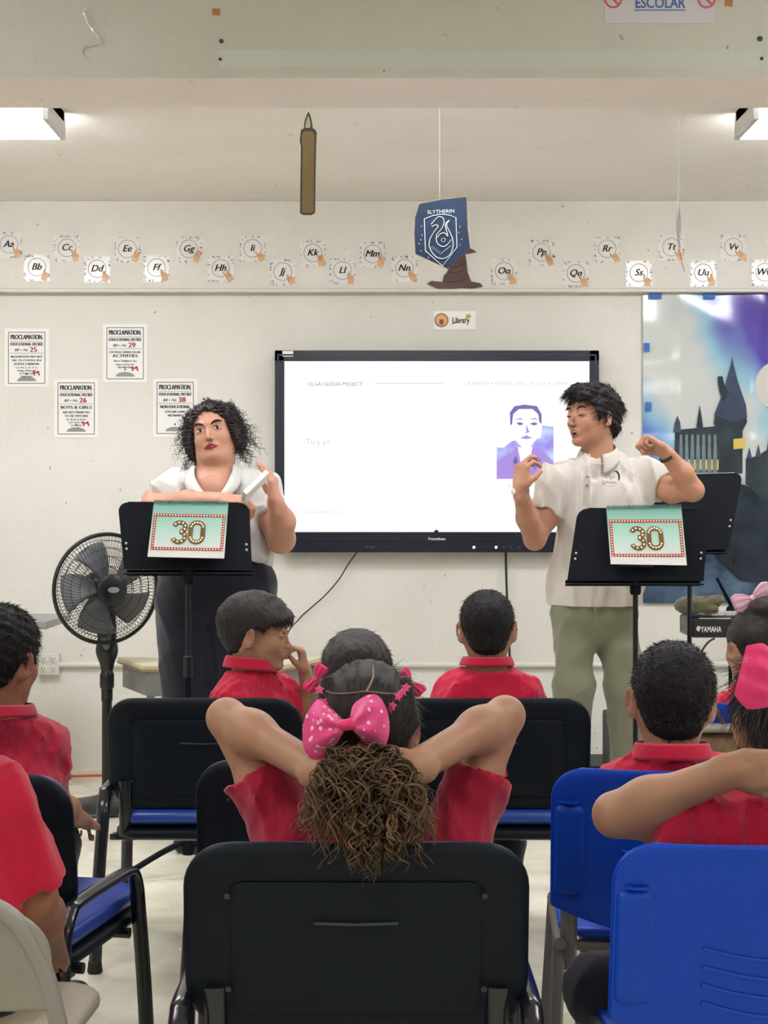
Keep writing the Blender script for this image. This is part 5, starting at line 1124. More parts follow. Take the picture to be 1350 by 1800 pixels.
# --- boy in profile, hand to his nose
d = 4.38
hd_ = P(455, 1112, d); R = headR((.99, -.10, -.08), 0)
def bowl(T, off, R, C, H):
    S = Sdf(); cap(S, R, C, H, .075, .03, .01); S.frame(R, C, H); S.ell((0, -.34, -.02), (.24, .18, .20), k=.08); S.ell((0, .26, .24), (.27, .20, .12), k=.06)
    hairline(S, R, C, H, [-.7, -.42, -.3, -.16, -.11, -.02, .06, .12, .20, .34, .6], [-.28, -.30, -.40, -.36, .02, .09, .09, .03, .12, .14, .17]); S.frame(R, C, H); S.fn(wrinkle(.006, 24, 5, (1, 1, .35))); M = S.mesh(.0045)
    obj('hair', join(M, fuzz(M, R, C, H, 2200, .012, .0008, 4, (0, .2, -1), .15)), m_hair2, T, off=off, sharp=0)
T, off, R = seated('boy in red shirt seen from the side, touching his nose', hd_, .208, (.99, -.10, -.08), 0,
       P(410, 1232, d-.06), P(494, 1228, d+.10), P(440, 1170, d), V3(P(430, 0, d)[0], d-.03, .50), 55,
       [(P(398, 1330, d-.02), P(470, 1340, d+.14), dict(f=(.6, .8, 0), n=(0, 0, 1), size=.78, side=-1)),
        (P(550, 1262, d+.12), P(536, 1182, d+.04), dict(f=(-.16, -.02, 1), n=(.95, .2, .25), size=.74, side=-1, curls=[(62, 50, 18), (70, 60, 30), (60, 55, 30), (50, 50, 30)], thumb=(-.15, .75, -.75), thumb2=(-.1, .85, -.5)))],
       m_sk_k2, hair=bowl, seed=6, face=True, hb=.0035, torso_w=(.12, .095, .115, .095, .13, .10), sh=.045, collar_kw=dict(h=.026), arm_r=(.034, .028, .019))
face_parts(T, off, R, hd_, .208, m_lipn, brow=.012)

# --- child hidden behind the ponytail girl
d = 3.38
seated('child whose dark head shows just above the girl with the ponytail', P(627, 1192, d), .205, (0, 1, .05), 0,
       P(578, 1350, d), P(676, 1350, d), P(627, 1285, d), V3(P(627, 0, d)[0], d, .50), 0,
       [(P(545, 1400, d), P(570, 1440, d+.2), dict(f=(.3, 1, 0), n=(0, 0, 1), size=.78, side=-1)), (P(709, 1400, d), P(684, 1440, d+.2), dict(f=(-.3, 1, 0), n=(0, 0, 1), size=.78, side=1))],
       m_sk_k3, hair=shorthair(m=m_hair2, t=.05, n=2000, L=.012, out=.15), seed=12, hb=.006, torso_w=(.12, .085, .11, .085, .12, .09))

# --- short haired boy in the blue chair
d = 3.17
seated('short haired boy in a red collared shirt on the second blue chair', P(1181, 1226, d), .224, (.05, 1, .10), -3,
       P(1108, 1388, d-.02), P(1252, 1388, d-.02), P(1181, 1326, d-.03), V3(P(1181, 0, d)[0], d, .50), 0,
       [(P(1085, 1490, d), P(1110, 1530, d+.2), dict(f=(.3, 1, 0), n=(0, 0, 1), size=.78, side=-1)), (P(1275, 1490, d), P(1250, 1530, d+.2), dict(f=(-.3, 1, 0), n=(0, 0, 1), size=.78, side=1))],
       m_sk_k, hair=shorthair(t=.040, n=3800, L=.009), seed=15, torso_w=(.13, .09, .12, .09, .13, .10), collar_kw=dict(h=.026), hb=.0045,
       knees=[(V3(P(1100, 0, d)[0], d+.36, .44), V3(P(1100, 0, d)[0], d+.40, .09)), (V3(P(1230, 0, d)[0], d+.36, .45), V3(P(1230, 0, d)[0], d+.40, .09))])

# --- boy at the left edge
d = 3.36
def messy(T, off, R, C, H):
    S = Sdf(); cap(S, R, C, H, .065, .01); hairline(S, R, C, H, *HL_SHORT); S.frame(R, C, H); S.fn(wrinkle(.010, 24, 9)); M = S.mesh(.004)
    obj('hair', join(M, fuzz(M, R, C, H, 4200, .013, .0008, 4, (.2, -.3, -.6), .55)), m_hair3, T, off=off, sharp=0)
seated('boy with tousled black hair in a red shirt beside the outlet box', P(-2, 1158, d), .222, (.42, .9, -.02), 0,
       P(-66, 1314, d-.04), P(66, 1316, d+.04), P(-2, 1252, d-.02), V3(P(-2, 0, d)[0], d, .50), 12,
       [(P(-100, 1420, d), P(-60, 1450, d+.2), dict(f=(.3, 1, 0), n=(0, 0, 1), size=.78, side=-1)), (P(104, 1420, d+.10), P(140, 1440, d+.30), dict(f=(.2, 1, -.4), n=(.3, .2, 1), size=.78, side=-1))],
       m_sk_k3, shirt=m_redc2, hair=messy, seed=21, knees=[(V3(P(-60, 0, 3.7)[0], 3.68, .45), V3(P(-60, 0, 3.7)[0], 3.72, .09)), (V3(P(92, 0, 3.7)[0], 3.70, .45), V3(P(92, 0, 3.7)[0], 3.74, .09))], torso_w=(.13, .09, .12, .09, .13, .10), hb=.0045)

# --- child at the lower left, on the folding chair
d = 2.50
seated('child in a red shirt on the pale folding chair, head outside the picture', P(-105, 1200, d), .215, (.2, 1, 0), 0,
       P(-235, 1400, d), P(-22, 1410, d-.02), P(-118, 1322, d), V3(P(-110, 0, d)[0]+.0, d-.02, .50), 5,
       [(P(-290, 1560, d), P(-240, 1600, d+.2), dict(f=(.3, 1, 0), n=(0, 0, 1), size=.8, side=-1)), (P(64, 1585, d-.0), P(92, 1672, d+.20), dict(f=(-.1, 1, -.5), n=(.6, .2, .8), size=.8, side=-1))],
       m_sk_k3, hair=shorthair(t=.05, n=1200), seed=27, knees=[(V3(P(-190, 0, 2.85)[0], 2.83, .45), V3(P(-190, 0, 2.85)[0], 2.86, .09)), (V3(P(-20, 0, 2.85)[0], 2.83, .45), V3(P(-20, 0, 2.85)[0], 2.86, .09))], hb=.005, torso_w=(.145, .10, .135, .10, .14, .11), sh=.05, sleeve=.9, arm_r=(.040, .036, .025), sleeve_r=1.55)

# --- girl with a bun, far right
d = 4.18; hd_ = P(1326, 1138, d)
def bun(T, off, R, C, H):
    S = Sdf(); cap(S, R, C, H, .03); hairline(S, R, C, H, [-.7, -.3, -.16, -.06, .04, .12, .30, .5], [-.30, -.30, -.26, .0, .06, -.02, .22, .34]); S.frame(R, C, H); S.fn(wrinkle(.003, 40, 3, (1.5, 1.5, .4))); S.frame(R, C, H); S.ell((.06, -.22, .52), (.25, .24, .17), k=.06)
    M = S.mesh(.004); obj('hair', join(M, fuzz(M, R, C, H, 1800, .02, .0007, 4, (0, -.3, 1), .15)), m_hair2, T, off=off, sharp=0)
T, off, R = seated('girl with a bun and a pale pink bow, near the castle poster', hd_, .205, (-.35, .93, -.02), 0,
       P(1262, 1262, d), P(1400, 1262, d), P(1330, 1212, d), V3(P(1330, 0, d)[0], d, .50), -8,
       [(P(1252, 1350, d), P(1270, 1380, d+.2), dict(f=(.3, 1, 0), n=(0, 0, 1), size=.78, side=-1)), (P(1410, 1350, d), P(1390, 1380, d+.2), dict(f=(-.3, 1, 0), n=(0, 0, 1), size=.78, side=1))],
       m_sk_k2, hair=bun, seed=31, hb=.0045, torso_w=(.115, .085, .11, .085, .12, .09), sh=.042)
def bow(T, off, c, U, V_, N_, w_, h, m, name='hair_bow', puff=.3, knot=.16, seed=0, droop=0.0, kind=None):
    """two puffed loops with pleats gathered at a knot"""
    U, V_, N_ = unit(U), unit(V_), unit(N_); rs = np.random.RandomState(seed); parts = []
    for s in (-1, 1):
        for face_ in (-1, 1):
            def f(u, v, s=s, fc=face_):
                uu = u; hh = h*(.13+.87*math.sin(min(1, uu*1.12)*math.pi/2)**.8*(1-.32*max(0, uu-.72)/.28)); vv = (v-.5)*2
                edge = math.sqrt(max(0, 1-vv*vv))*math.sqrt(max(0, 1-uu**6)); y = fc*w_*puff*.32*edge*(.35+.65*uu)+.022*w_*math.sin(vv*9+s)*(1-.6*uu)*(fc > 0)*1.0
                return c+U*(s*w_*.5*uu)+V_*(vv*hh*.5-droop*w_*uu*uu*(1 if s < 0 else .9)+.10*h*uu)+N_*y
            parts.append(f)
    b = MB()
    for f in parts: b.sheet(f, 14, 16)
    o = obj(name, b, m, T, off=off, sharp=0, kind=kind); k = Sdf(); k.ell(c+N_*.02*w_, (w_*knot*.5, w_*.07, h*.17), R=np.array((U, N_, V_)).T)
    kn = obj('bow_knot', k.mesh(max(.0012, w_*.012)), m, o, off=off); return o
m_palepink = mat('pale_pink_bow', rgb(226, 178, 196), rough=.6)
bow(T, off, P(1322, 1052, d-.02), (1, 0, .45), (-.4, 0, 1), (0, -1, .2), .11, .055, m_palepink, seed=3)

# --- girl with the hot pink bow at the right edge, hands behind her head
d = 2.56; hd_ = P(1384, 1268, d); m_sk = m_sk_k2
def longhair(T, off, R, C, H):
    S = Sdf(); cap(S, R, C, H, .05); S.frame(R, C, H); S.ell((0, -.26, -.24), (.30, .22, .30), k=.08); hairline(S, R, C, H, [-.7, -.3, -.1, .0, .08, .14, .30, .5], [-.6, -.6, -.5, -.3, .0, .05, .25, .34]); S.frame(R, C, H); S.fn(wrinkle(.005, 30, 8, (1.4, 1.4, .3))); M = S.mesh(.004)
    obj('hair', join(M, fuzz(M, R, C, H, 2600, .05, .0008, 4, (0, 0, -1), .08)), m_hairs, T, off=off, sharp=0)
T, off, R = seated('girl with a hot pink bow, hands clasped behind her head, on the nearest blue chair', hd_, .215, (.05, 1, .02), 0,
       P(1318, 1462, d-.02), P(1480, 1470, d), P(1395, 1410, d-.02), V3(P(1400, 0, d)[0], d-.02, .49), 0,
       [(P(1082, 1432, d-.05), P(1296, 1352, d-.13), dict(f=(.93, -.05, .0), n=(.1, -1, .25), size=.80, side=1, curl=(22, 30, 15), thumb=(.35, .8, -.3))), (P(1700, 1430, d-.05), P(1486, 1352, d-.13), dict(f=(-.93, -.05, .0), n=(-.1, -1, .25), size=.8, side=-1, curl=(22, 30, 15), thumb=(.35, .8, -.3)))],
       m_sk, hair=longhair, seed=36, hb=.004, torso_w=(.13, .09, .125, .09, .14, .11), sh=.05, sleeve=.74, sleeve_r=1.55, arm_r=(.041, .036, .027),
       knees=[(V3(P(1056, 0, 2.62)[0], 2.60, .43), V3(P(1230, 0, 2.9)[0], 2.86, .20)), (V3(P(1520, 0, 2.9)[0], 2.88, .47), V3(P(1520, 0, 2.9)[0], 2.92, .09))])
bow(T, off, P(1392, 1214, d-.15), (1, -.1, -.25), (.25, 0, 1), (0, -1, .1), .17, .11, m_pink, seed=5)

# --- girl with the ponytail, hands behind her head
d = 2.60; H = .212; hd_ = P(645, 1276, d-.03); f6 = (0, 1, .16)
m_dots = None
def dotted():
    m, nt, b = _nt('pink_tulle_with_dots'); N = nt.nodes; L = nt.links; tc = N.new('ShaderNodeTexCoord'); v = N.new('ShaderNodeTexVoronoi'); v.inputs['Scale'].default_value = 75; v.inputs['Randomness'].default_value = .75
    L.new(tc.outputs['Object'], v.inputs['Vector']); c = N.new('ShaderNodeMath'); c.operation = 'LESS_THAN'; c.inputs[1].default_value = .26; L.new(v.outputs['Distance'], c.inputs[0])
    n = N.new('ShaderNodeTexNoise'); n.inputs['Scale'].default_value = 30; L.new(tc.outputs['Object'], n.inputs['Vector']); r = N.new('ShaderNodeValToRGB'); r.color_ramp.elements[0].color = (*rgb(214, 34, 110), 1); r.color_ramp.elements[1].color = (*rgb(238, 70, 150), 1); r.color_ramp.elements[0].position = .35; r.color_ramp.elements[1].position = .65
    L.new(n.outputs['Fac'], r.inputs[0]); mx = N.new('ShaderNodeMix'); mx.data_type = 'RGBA'; mx.inputs['B'].default_value = (*rgb(246, 190, 212), 1); L.new(c.outputs[0], mx.inputs['Factor']); L.new(r.outputs[0], mx.inputs['A']); L.new(mx.outputs['Result'], b.inputs['Base Color'])
    b.inputs['Roughness'].default_value = .5; b.inputs['Sheen Weight'].default_value = .5; return m
def slick(T, off, R, C, H):
    S = Sdf(); cap(S, R, C, H, .045, .0); hairline(S, R, C, H, [-.7, -.3, -.1, .0, .08, .14, .30, .5], [-.40, -.40, -.30, -.06, .02, .05, .25, .34]); S.frame(R, C, H)
    def groove(x, y, z):                                                     # combed ridges that converge on the ponytail
        a = np.arctan2(x, -(z-(-.22))+1e-6); g_ = .0035*np.sin(a*46)+.002*np.sin(a*83+1); return (g_*H).astype(np.float32)
    S.fn(groove); S.frame(R, C, H)
    for s in (-1, 1): S.cone((s*.30, -.10, .38), (s*.36, -.22, .10), .055, .05, k=.03); S.cone((s*.36, -.22, .10), (s*.20, -.42, -.12), .05, .04, k=.03)
    M = S.mesh(.0028); rs = np.random.RandomState(5)
    obj('hair', join(M, fuzz(M, R, C, H, 2200, .035, .0005, 4, (0, -1, -.5), .05)), m_hairs, T, off=off, sharp=0)
    W = L2W(R, C, H); m_scalp = mat('scalp_parting', rgb(150, 128, 110), rough=.6)
    def on(x, z, e=.002):
        y = -.06-(.43+.045)*math.sqrt(max(0, 1-(x/.38)**2-((z-.13)/.41)**2)); return W((x, y-e, z))
    p = MB(); p.tube([on(x, .40-.28*abs(x)**1.3+.0) for x in np.linspace(-.31, .31, 17)], .0022, 5, sq=(1, .6)); obj('parting_line', p, m_scalp, T, off=off)
    p = MB(); p.tube([on(x, z) for x, z in ((.0, .40), (.03, .44), (.05, .475), (.05, .51), (.05, .53))], .0024, 5, sq=(1, .6)); obj('parting_line', p, m_scalp, T, off=off)
    return
T, off, R = seated('girl with a curly brown ponytail and dotted pink bow, hands clasped behind her head', hd_, H, f6, 0,
       P(520, 1486, d-.02), P(792, 1486, d-.02), P(650, 1452, d), V3(P(640, 0, d)[0], d+.02, .49), 0,
       [(P(398, 1262, d+.02), P(572, 1362, d-.16), dict(f=(.95, -.05, .05), n=(.1, -1, .2), size=.80, side=1, curl=(12, 15, 10), thumb=(.5, .8, -.2))), (P(888, 1258, d+.02), P(722, 1352, d-.16), dict(f=(-.95, -.05, .05), n=(-.1, -1, .2), size=.80, side=-1, curl=(12, 15, 10), thumb=(.5, .8, -.2)))],
       m_sk_k2, shirt=m_redc2, hair=slick, seed=41, hb=.0035, torso_w=(.125, .09, .12, .09, .14, .10), sh=.045, sleeve=.58, sleeve_r=1.5, wr=.004, arm_r=(.037, .0325, .0265), collar_kw=dict(h=.016))
m_dot = dotted(); W = L2W(R, hd_, H)
cb_ = P(612, 1276, d-.165)
def lobe(s, pts, name):
    """one gathered fan of the big bow, given by its outline points from the knot outwards"""
    def f(u, v):
        a = np.array(pts[0])*(1-v)+np.array(pts[0])*v; lo = cr3(pts[1], v); p = np.array(kn_)*(1-u**1)+lo*u
        puff = .034*math.sin(math.pi*min(1, v))*math.sin(math.pi*u**.8)+.006*math.sin(v*22)*(1-u)*u*3
        return P(p[0], p[1], cb_[1]+.012)-np.array((0, puff+.008, 0))
    return f
def cr3(poly, v):
    n = len(poly)-1; x = min(n-1e-6, v*n); i = int(x); t = x-i; p0, p1, p2, p3 = [np.array(poly[max(0, min(n, j))], float) for j in (i-1, i, i+1, i+2)]
    return .5*((2*p1)+(-p0+p2)*t+(2*p0-5*p1+4*p2-p3)*t*t+(-p0+3*p1-3*p2+p3)*t**3)
kn_ = (612, 1274)
lob = {-1: [(604, 1268), (578, 1250), (562, 1228), (548, 1240), (536, 1262), (532, 1290), (536, 1318), (556, 1336), (578, 1324), (604, 1282)], 1: [(618, 1268), (620, 1240), (640, 1224), (660, 1220), (674, 1234), (683, 1258), (684, 1290), (672, 1318), (650, 1306), (620, 1280)]}
bo = thing  # (kept short: the bow belongs to the girl)
first = None
for s in (-1, 1):
    b = MB(); f = lobe(s, [kn_, lob[s]], 'loop'); b.sheet(f, 16, 40)
    def back(u, v, f=f): p = f(u, v); q = cb_[1]+.012; return np.array((p[0], q+(q-p[1])*.35, p[2]))
    b.sheet(back, 16, 40); o = obj('bow_loop', b, m_dot, T, off=off, sharp=0)
k = Sdf(); k.cone(P(602, 1275, cb_[1]-.012), P(630, 1272, cb_[1]-.012), .0095, .0095, k=.003); k.fn(wrinkle(.003, 200, 2)); obj('bow_knot', k.mesh(.0015), m_pink, T, off=off)
tl = MB()
for (a, b_, c_) in (((600, 1284), (560, 1320), (552, 1332)), ((628, 1282), (650, 1300), (668, 1320))):
    tl.tube([P(*a, cb_[1]+.005), P(*b_, cb_[1]), P(*c_, cb_[1])], [.006, .012, .010], 6, sq=(.3, 1))
obj('bow_tail', tl, m_pink, T, off=off, kind='stuff')
for (a, b_, rot, s_) in ((556, 1193, 1.0, 1), (722, 1201, -.8, -1)):
    bow(T, off, P(a, b_, d-.05), (math.cos(rot), -.1, math.sin(rot)), (-math.sin(rot), 0, math.cos(rot)), (0, -1, .1), .052, .026, m_pink, name='small_bow', seed=int(a))
m_star = mat('pink_plastic_clip', rgb(240, 84, 146), rough=.25)
for (a, b_) in ((562, 1212), (569, 1234), (708, 1216), (700, 1224), (690, 1240), (686, 1246), (714, 1208)):
    st = [((.0085 if i % 2 == 0 else .0042)*math.cos(i*math.pi/5+a), (.0085 if i % 2 == 0 else .0042)*math.sin(i*math.pi/5+a)) for i in range(10)]
    obj('star_clip', MB().prism(st, P(a, b_, d-.128), XU, ZU, YN, .005), m_star, T, off=off, bevel=.001, recalc=True)
# the ponytail: curls that fall over the back of the chair
rs = np.random.RandomState(11); n = 480
root = P(640, 1330, d-.16); rootd = np.array((0, -.3, -.2))
uang = rs.rand(n)*2-1; dep = rs.rand(n)
roots = root+np.stack([uang*.026, -.025*dep, .010*rs.randn(n)], 1)
tgt = np.stack([uang*.072+.012+rs.randn(n)*.010, -.050-.045*dep+rs.randn(n)*.010, -.07-.09*rs.rand(n)*(1-.35*np.abs(uang))], 1)
Ls = np.ones(n); d0 = np.stack([uang*.105, -.075-.035*dep, .02-.03*rs.rand(n)], 1); d1 = 2*tgt-d0; 
C1 = strands(roots, d0, d1, Ls, .0013+.0010*rs.rand(n), 34, rad=.008+.006*rs.rand(n), turns=2.8, seed=3, sides=4, taper=.6)
n2 = 60; r2 = P(668, 1440, d-.28)+rs.randn(n2, 3)*np.array((.022, .006, .012)); dd = np.tile(np.array((-.05, .05, -1.)), (n2, 1))+rs.randn(n2, 3)*np.array((.14, .06, .1))
C2 = strands(r2, dd, dd, .045+.035*rs.rand(n2), .0020, 24, rad=.006, turns=2.2, seed=5, sides=4)
core = Sdf(); core.cone(root+(0, -.0, 0), root+(.008, -.030, -.06), .020, .036, k=.02, sq=((0, 1, 0), .5)); core.cone(root+(.008, -.030, -.06), root+(.012, -.05, -.11), .036, .014, k=.02, sq=((0, 1, 0), .5)); core.fn(wrinkle(.014, 60, 3))
obj('ponytail', join(core.mesh(.004), C1, C2), m_curl, T, off=off, sharp=0, kind='stuff')
n3 = 14; C3 = strands(P(556, 1385, d-.12)+rs.randn(n3, 3)*.004, np.tile(np.array((-.5, -.2, -.9)), (n3, 1)), np.tile(np.array((-.3, 0, -1.)), (n3, 1)), .075, .0011, 26, rad=.006, turns=2, seed=9)
obj('loose_curl', C3, mat('light_curl', rgb(170, 120, 96), rough=.5), T, off=off, sharp=0, kind='stuff')
# --- the woman with curly hair
d = 5.70; H = .222; hd_ = P(375, 762, d); F = faceR(180); R = headR((-.12, -1, .12), -11)
off = np.array((hd_[0], d, 0)); T = thing('person', off, 'woman with curly black hair and red lips in a white blouse, holding white cards', 'person')
SLw, SRw = P(452, 866, d), P(302, 868, d); Nw = P(377, 832, d)           # her left and right shoulders
hip = V3(P(378, 0, d)[0], d+.02, .97)
B = Sdf(); torso(B, SLw, SRw, Nw, hip, .165, .115, .165, .12, .20, .14, -.020, F, cz=.17, sr=.062); add_head(B, R, hd_, H, fat=.025, nose=.85)
B.cone(hd_+R @ V3(0, -.08, -.26)*H, Nw-Z3*.04, .066, .074, k=.04); B.ell(hd_+R @ V3(0, .08, -.42)*H, (.055, .05, .03), k=.04)
B.ell(Nw+V3(0, -.055, -.07), (.085, .06, .07), k=.05)
el, wr = P(272, 892, d-.06), P(392, 880, d-.30)                           # her right arm lies across, above the stand
B.chain([SRw, P(276, 884, d-.03), el], [.062, .052, .046], k=.03); B.chain([el, (el+wr)/2+(0, 0, .004), wr], [.046, .044, .029], k=.02)
hand(B, wr, f=(.95, -.2, -.02), n=(.05, -.35, 1), size=.98, side=1, curls=[(38, 60, 25), (45, 60, 30), (50, 60, 30), (55, 60, 30)], thumb=(.25, .85, -.5))
el2, wr2 = P(494, 948, d-.08), P(484, 884, d-.22)                          # her left arm, forearm raised
B.chain([SLw, P(478, 905, d-.01), el2], [.062, .056, .050], k=.03); B.chain([el2, el2*.5+wr2*.5+V3(.014, -.01, 0), wr2], [.050, .047, .031], k=.02)
hand(B, wr2, f=(-.13, -.06, 1), n=(.92, -.2, .22), size=.98, side=1, curls=[(38, 14, 8), (30, 16, 8), (26, 16, 8), (20, 14, 8)], thumb=(.1, .8, -.75), thumb2=(-.1, .9, -.35), spread=6)
for s in (-1, 1):
    hj = hip+V3(s*.09, 0, -.06); kn = V3(hip[0]+s*.10, d+.01, .48); an = V3(hip[0]+s*.10, d+.03, .09); B.cone(hj, kn, .088, .058, k=.03); B.cone(kn, an, .058, .035, k=.02)
obj('body', B.split(.0035, 1.0), m_sk_w, T, off=off)
S = Sdf(); torso(S, SLw, SRw, Nw, hip+Z3*.10, .165, .118, .172, .13, .185, .13, .012, F, cz=.17, sr=.062)
for s in (-1, 1): S.ell(Nw+V3(s*.075, -.10, -.20), (.085, .06, .08), k=.05)
S.cone(SRw, P(279, 880, d-.02), .078, .080, k=.03, flat=1); S.cone(SLw, P(473, 897, d-.01), .078, .080, k=.03, flat=1)
S.cone(Nw-Z3*.01, Nw+Z3*.14, .076, .10, k=.01, mode='s', flat=2)
for a in np.linspace(0, 1, 6): S.cone(Nw+V3(.012*(a), -.085-.05*a, .02-.125*a), Nw+V3(.012*a, -.22, .02-.115*a), .068*(1-a)+.004, k=.008, mode='s')
S.fn(wrinkle(.026, 34, 51, (1, 1, .4), 4)); S.fn(lambda x, y, z: (1.075-z+.35*np.maximum(0, x-hip[0]-.1)*-1+0*y), mode='max'); obj('blouse', S.mesh(.0058), m_whitec, T, off=off)
for s in (-1, 1):                                                          # open lapels
    def lap(u, v, s=s):
        a = Nw+V3(s*.072, .02, .045)*(1-u)+V3(.012+s*.004, -.142, -.105)*u+V3(s*.020*math.sin(math.pi*u), -.055*math.sin(math.pi*u), .0)-Nw*u+Nw*u
        w_ = .052*(1-u)**.5*(.55+.9*u) if u < 1 else 0; return a+V3(s*w_*v, -.010-.012*math.sin(math.pi*v)-.01*u+.018*v*(1-u), -.025*v*(1-u)-.010*v)
    o = obj('lapel', MB().sheet(lap, 18, 6), m_whitec, T, off=off, sharp=0); q = o.modifiers.new('solid', 'SOLIDIFY'); q.thickness = .004
Tr = Sdf(); Tr.ell(hip, (.215, .155, .16), k=.05); Tr.ell(hip+V3(.13, -.02, .02), (.10, .09, .08), k=.04); Tr.cone(hip+Z3*.06, hip+Z3*.14, .17, .165, k=.04, sq=((0, 1, 0), .72))
for s in (-1, 1):
    kn = V3(hip[0]+s*.095, d+.01, .48); Tr.cone(hip+V3(s*.10, 0, -.08), kn, .125, .10, k=.05); Tr.cone(kn, V3(hip[0]+s*.10, d+.03, .05), .10, .085, k=.04, flat=1)
Tr.fn(wrinkle(.012, 30, 55, (1, 1, .4), 4)); obj('trousers', Tr.mesh(.009), m_blackc, T, off=off)
shoes(T, off, [V3(hip[0]-.10, d+.03, .09), V3(hip[0]+.10, d+.03, .09)], (0, -1), .23)
face_parts(T, off, R, hd_, H, m_lip, brow=.033, look=(-.010, -.002))
obj('necklace', MB().tube([Nw+V3(.075*math.cos(a), .01-.10*math.sin(a), .0-.055*math.sin(a)) for a in np.linspace(.2, 2.94, 24)], .0012, 5), mat('fine_gold', rgb(170, 140, 90), rough=.3, metal=.6), T, off=off)
for s in (-1, 1): obj('earring', MB().ball(L2W(R, hd_, H)((s*(.38), .02, -.215)), (.006, .006, .008), 10, 8), mat('pearl_earring', rgb(226, 220, 212), rough=.2), T, off=off)
# curly hair
S = Sdf(); cap(S, R, hd_, H, .07, .02); S.frame(R, hd_, H)
for s in (-1, 1): S.ell((s*.41, -.06, -.06), (.13, .26, .34), k=.10); S.ell((s*.30, .02, .26), (.14, .22, .20), k=.08)
hairline(S, R, hd_, H, [-.9, -.1, .10, .20, .30, .38, .6], [-.55, -.52, -.40, .10, .24, .34, .45]); S.frame(R, hd_, H); S.ell((0, .42, -.16), (.27, .42, .50), k=.03, mode='s'); S.fn(wrinkle(.03, 55, 5)); M = S.mesh(.0045)
rs = np.random.RandomState(2); q = (M[0]-hd_) @ R/H; ok = np.nonzero((q[:, 1] < .34))[0]; i = rs.choice(ok, 760); nl = q[i]-np.array((0, -.05, .0)); nl /= np.linalg.norm(nl, axis=1)[:, None]
d0 = nl*.9+np.array((0, .0, -.25))+rs.randn(760, 3)*.25; d0[:, 1] = np.minimum(d0[:, 1], .15); d1 = nl*.30+np.array((0, -.05, -1.0))+rs.randn(760, 3)*.3; d1[:, 1] = np.minimum(d1[:, 1], .05)
top = q[i][:, 2] > .25; Lh = np.where(top, .035, .062)*(.6+.8*rs.rand(760))
obj('hair', join(M, strands(M[0][i]-(nl @ R.T)*.004, d0 @ R.T, d1 @ R.T, Lh, .0011, 20, rad=.0065, turns=2.6, seed=4)), mat('curly_black_hair', rgb(32, 26, 27), rough=.5, col2=rgb(52, 42, 40), scale=60, bump=.6, bscale=120), T, off=off, sharp=0)
# white cards in her hands
c = (P(431, 875, d-.40)+P(466, 836, d-.34))/2; e = unit(P(466, 838, d-.34)-P(431, 872, d-.40)); u_, v_, n_ = basis(np.cross(e, V3(.35, -.8, .45))); n_ = unit(np.cross(e, (0.55, -.2, .8)))
Rc = np.array((e, unit(np.cross(n_, e)), n_)).T
t = thing('white_cards', c, 'stack of white cards held between the hands of the curly haired woman', 'cards')
for i in range(5): obj('card', MB().box(n_*(-.008+.0034*i), (.125, .058, .0026), Rc), m_white_paper, t)

# --- the man
d = 5.90; H = .236; hd_ = P(1041, 733, d); R = headR((-.84, -.54, .06), -2)
off = np.array((P(1050, 0, d)[0], d, 0)); T = thing('person', off, 'man with swept black hair singing in an off-white polo shirt and olive trousers', 'person')
F = faceR(180+14); SLm, SRm = P(1136, 838, d+.04), P(978, 848, d-.04); Nm = P(1052, 802, d+.01); hip = V3(P(1046, 0, d)[0], d+.02, .90)
B = Sdf(); torso(B, SLm, SRm, Nm, hip, .165, .105, .145, .10, .15, .105, -.018, F, cz=.17, sr=.052); add_head(B, R, hd_, H, mouth='open')
B.cone(hd_+R @ V3(0, -.12, -.25)*H, Nm-Z3*.03, .056, .062, k=.03)
el, wr = P(940, 948, d-.10), P(914, 858, d-.24)
B.chain([SRm, P(962, 905, d-.06), el], [.054, .047, .038], k=.025); B.chain([el, el*.6+wr*.4+V3(-.006, 0, .004), wr], [.040, .041, .0255], k=.018)
hand(B, wr, f=(.10, -.05, 1), n=(-.85, -.5, .1), size=.98, side=1, curls=[(60, 42, 22), (38, 50, 40), (50, 55, 40), (58, 60, 40)], thumb=(.35, .75, -.75), thumb2=(.1, .8, -.7), spread=5)
el2, wr2 = P(1218, 862, d-.10), P(1166, 792, d-.16)
B.chain([SLm, P(1180, 862, d-.04), el2], [.054, .046, .040], k=.025); B.chain([el2, el2*.6+wr2*.4+V3(.006, 0, .004), wr2], [.040, .040, .026], k=.018)
hand(B, wr2, f=(-.85, -.05, .52), n=(.30, .3, .95), size=.95, side=1, curls=[(80, 85, 45), (85, 85, 45), (88, 85, 45), (90, 85, 45)], thumb=(-.1, .8, -.7), thumb2=(-.6, .6, -.5))
for s in (-1, 1): hj = hip+V3(s*.08, 0, -.06); kn = (V3(P(1008, 0, d)[0], d-.02, P(0, 1205, d)[2]) if s < 0 else V3(P(1098, 0, d)[0], d, P(0, 1210, d)[2])); an = V3(P(998 if s < 0 else 1112, 0, d)[0], d+.025, .09); B.cone(hj, kn, .07, .052, k=.03); B.cone(kn, an, .052, .034, k=.02)
obj('body', B.split(.0035, 1.0), m_sk_m, T, off=off)
S = Sdf(); torso(S, SLm, SRm, Nm, hip+Z3*.06, .165, .108, .155, .112, .162, .115, .012, F, cz=.17, sr=.052); S.cone(hip+Z3*.10, hip-Z3*.03, .158, .176, k=.04, sq=((0, 1, 0), .80))
S.cone(SRm, P(957, 900, d-.06), .068, .070, k=.03, flat=1); S.cone(SLm, P(1168, 858, d-.02), .068, .070, k=.03, flat=1)
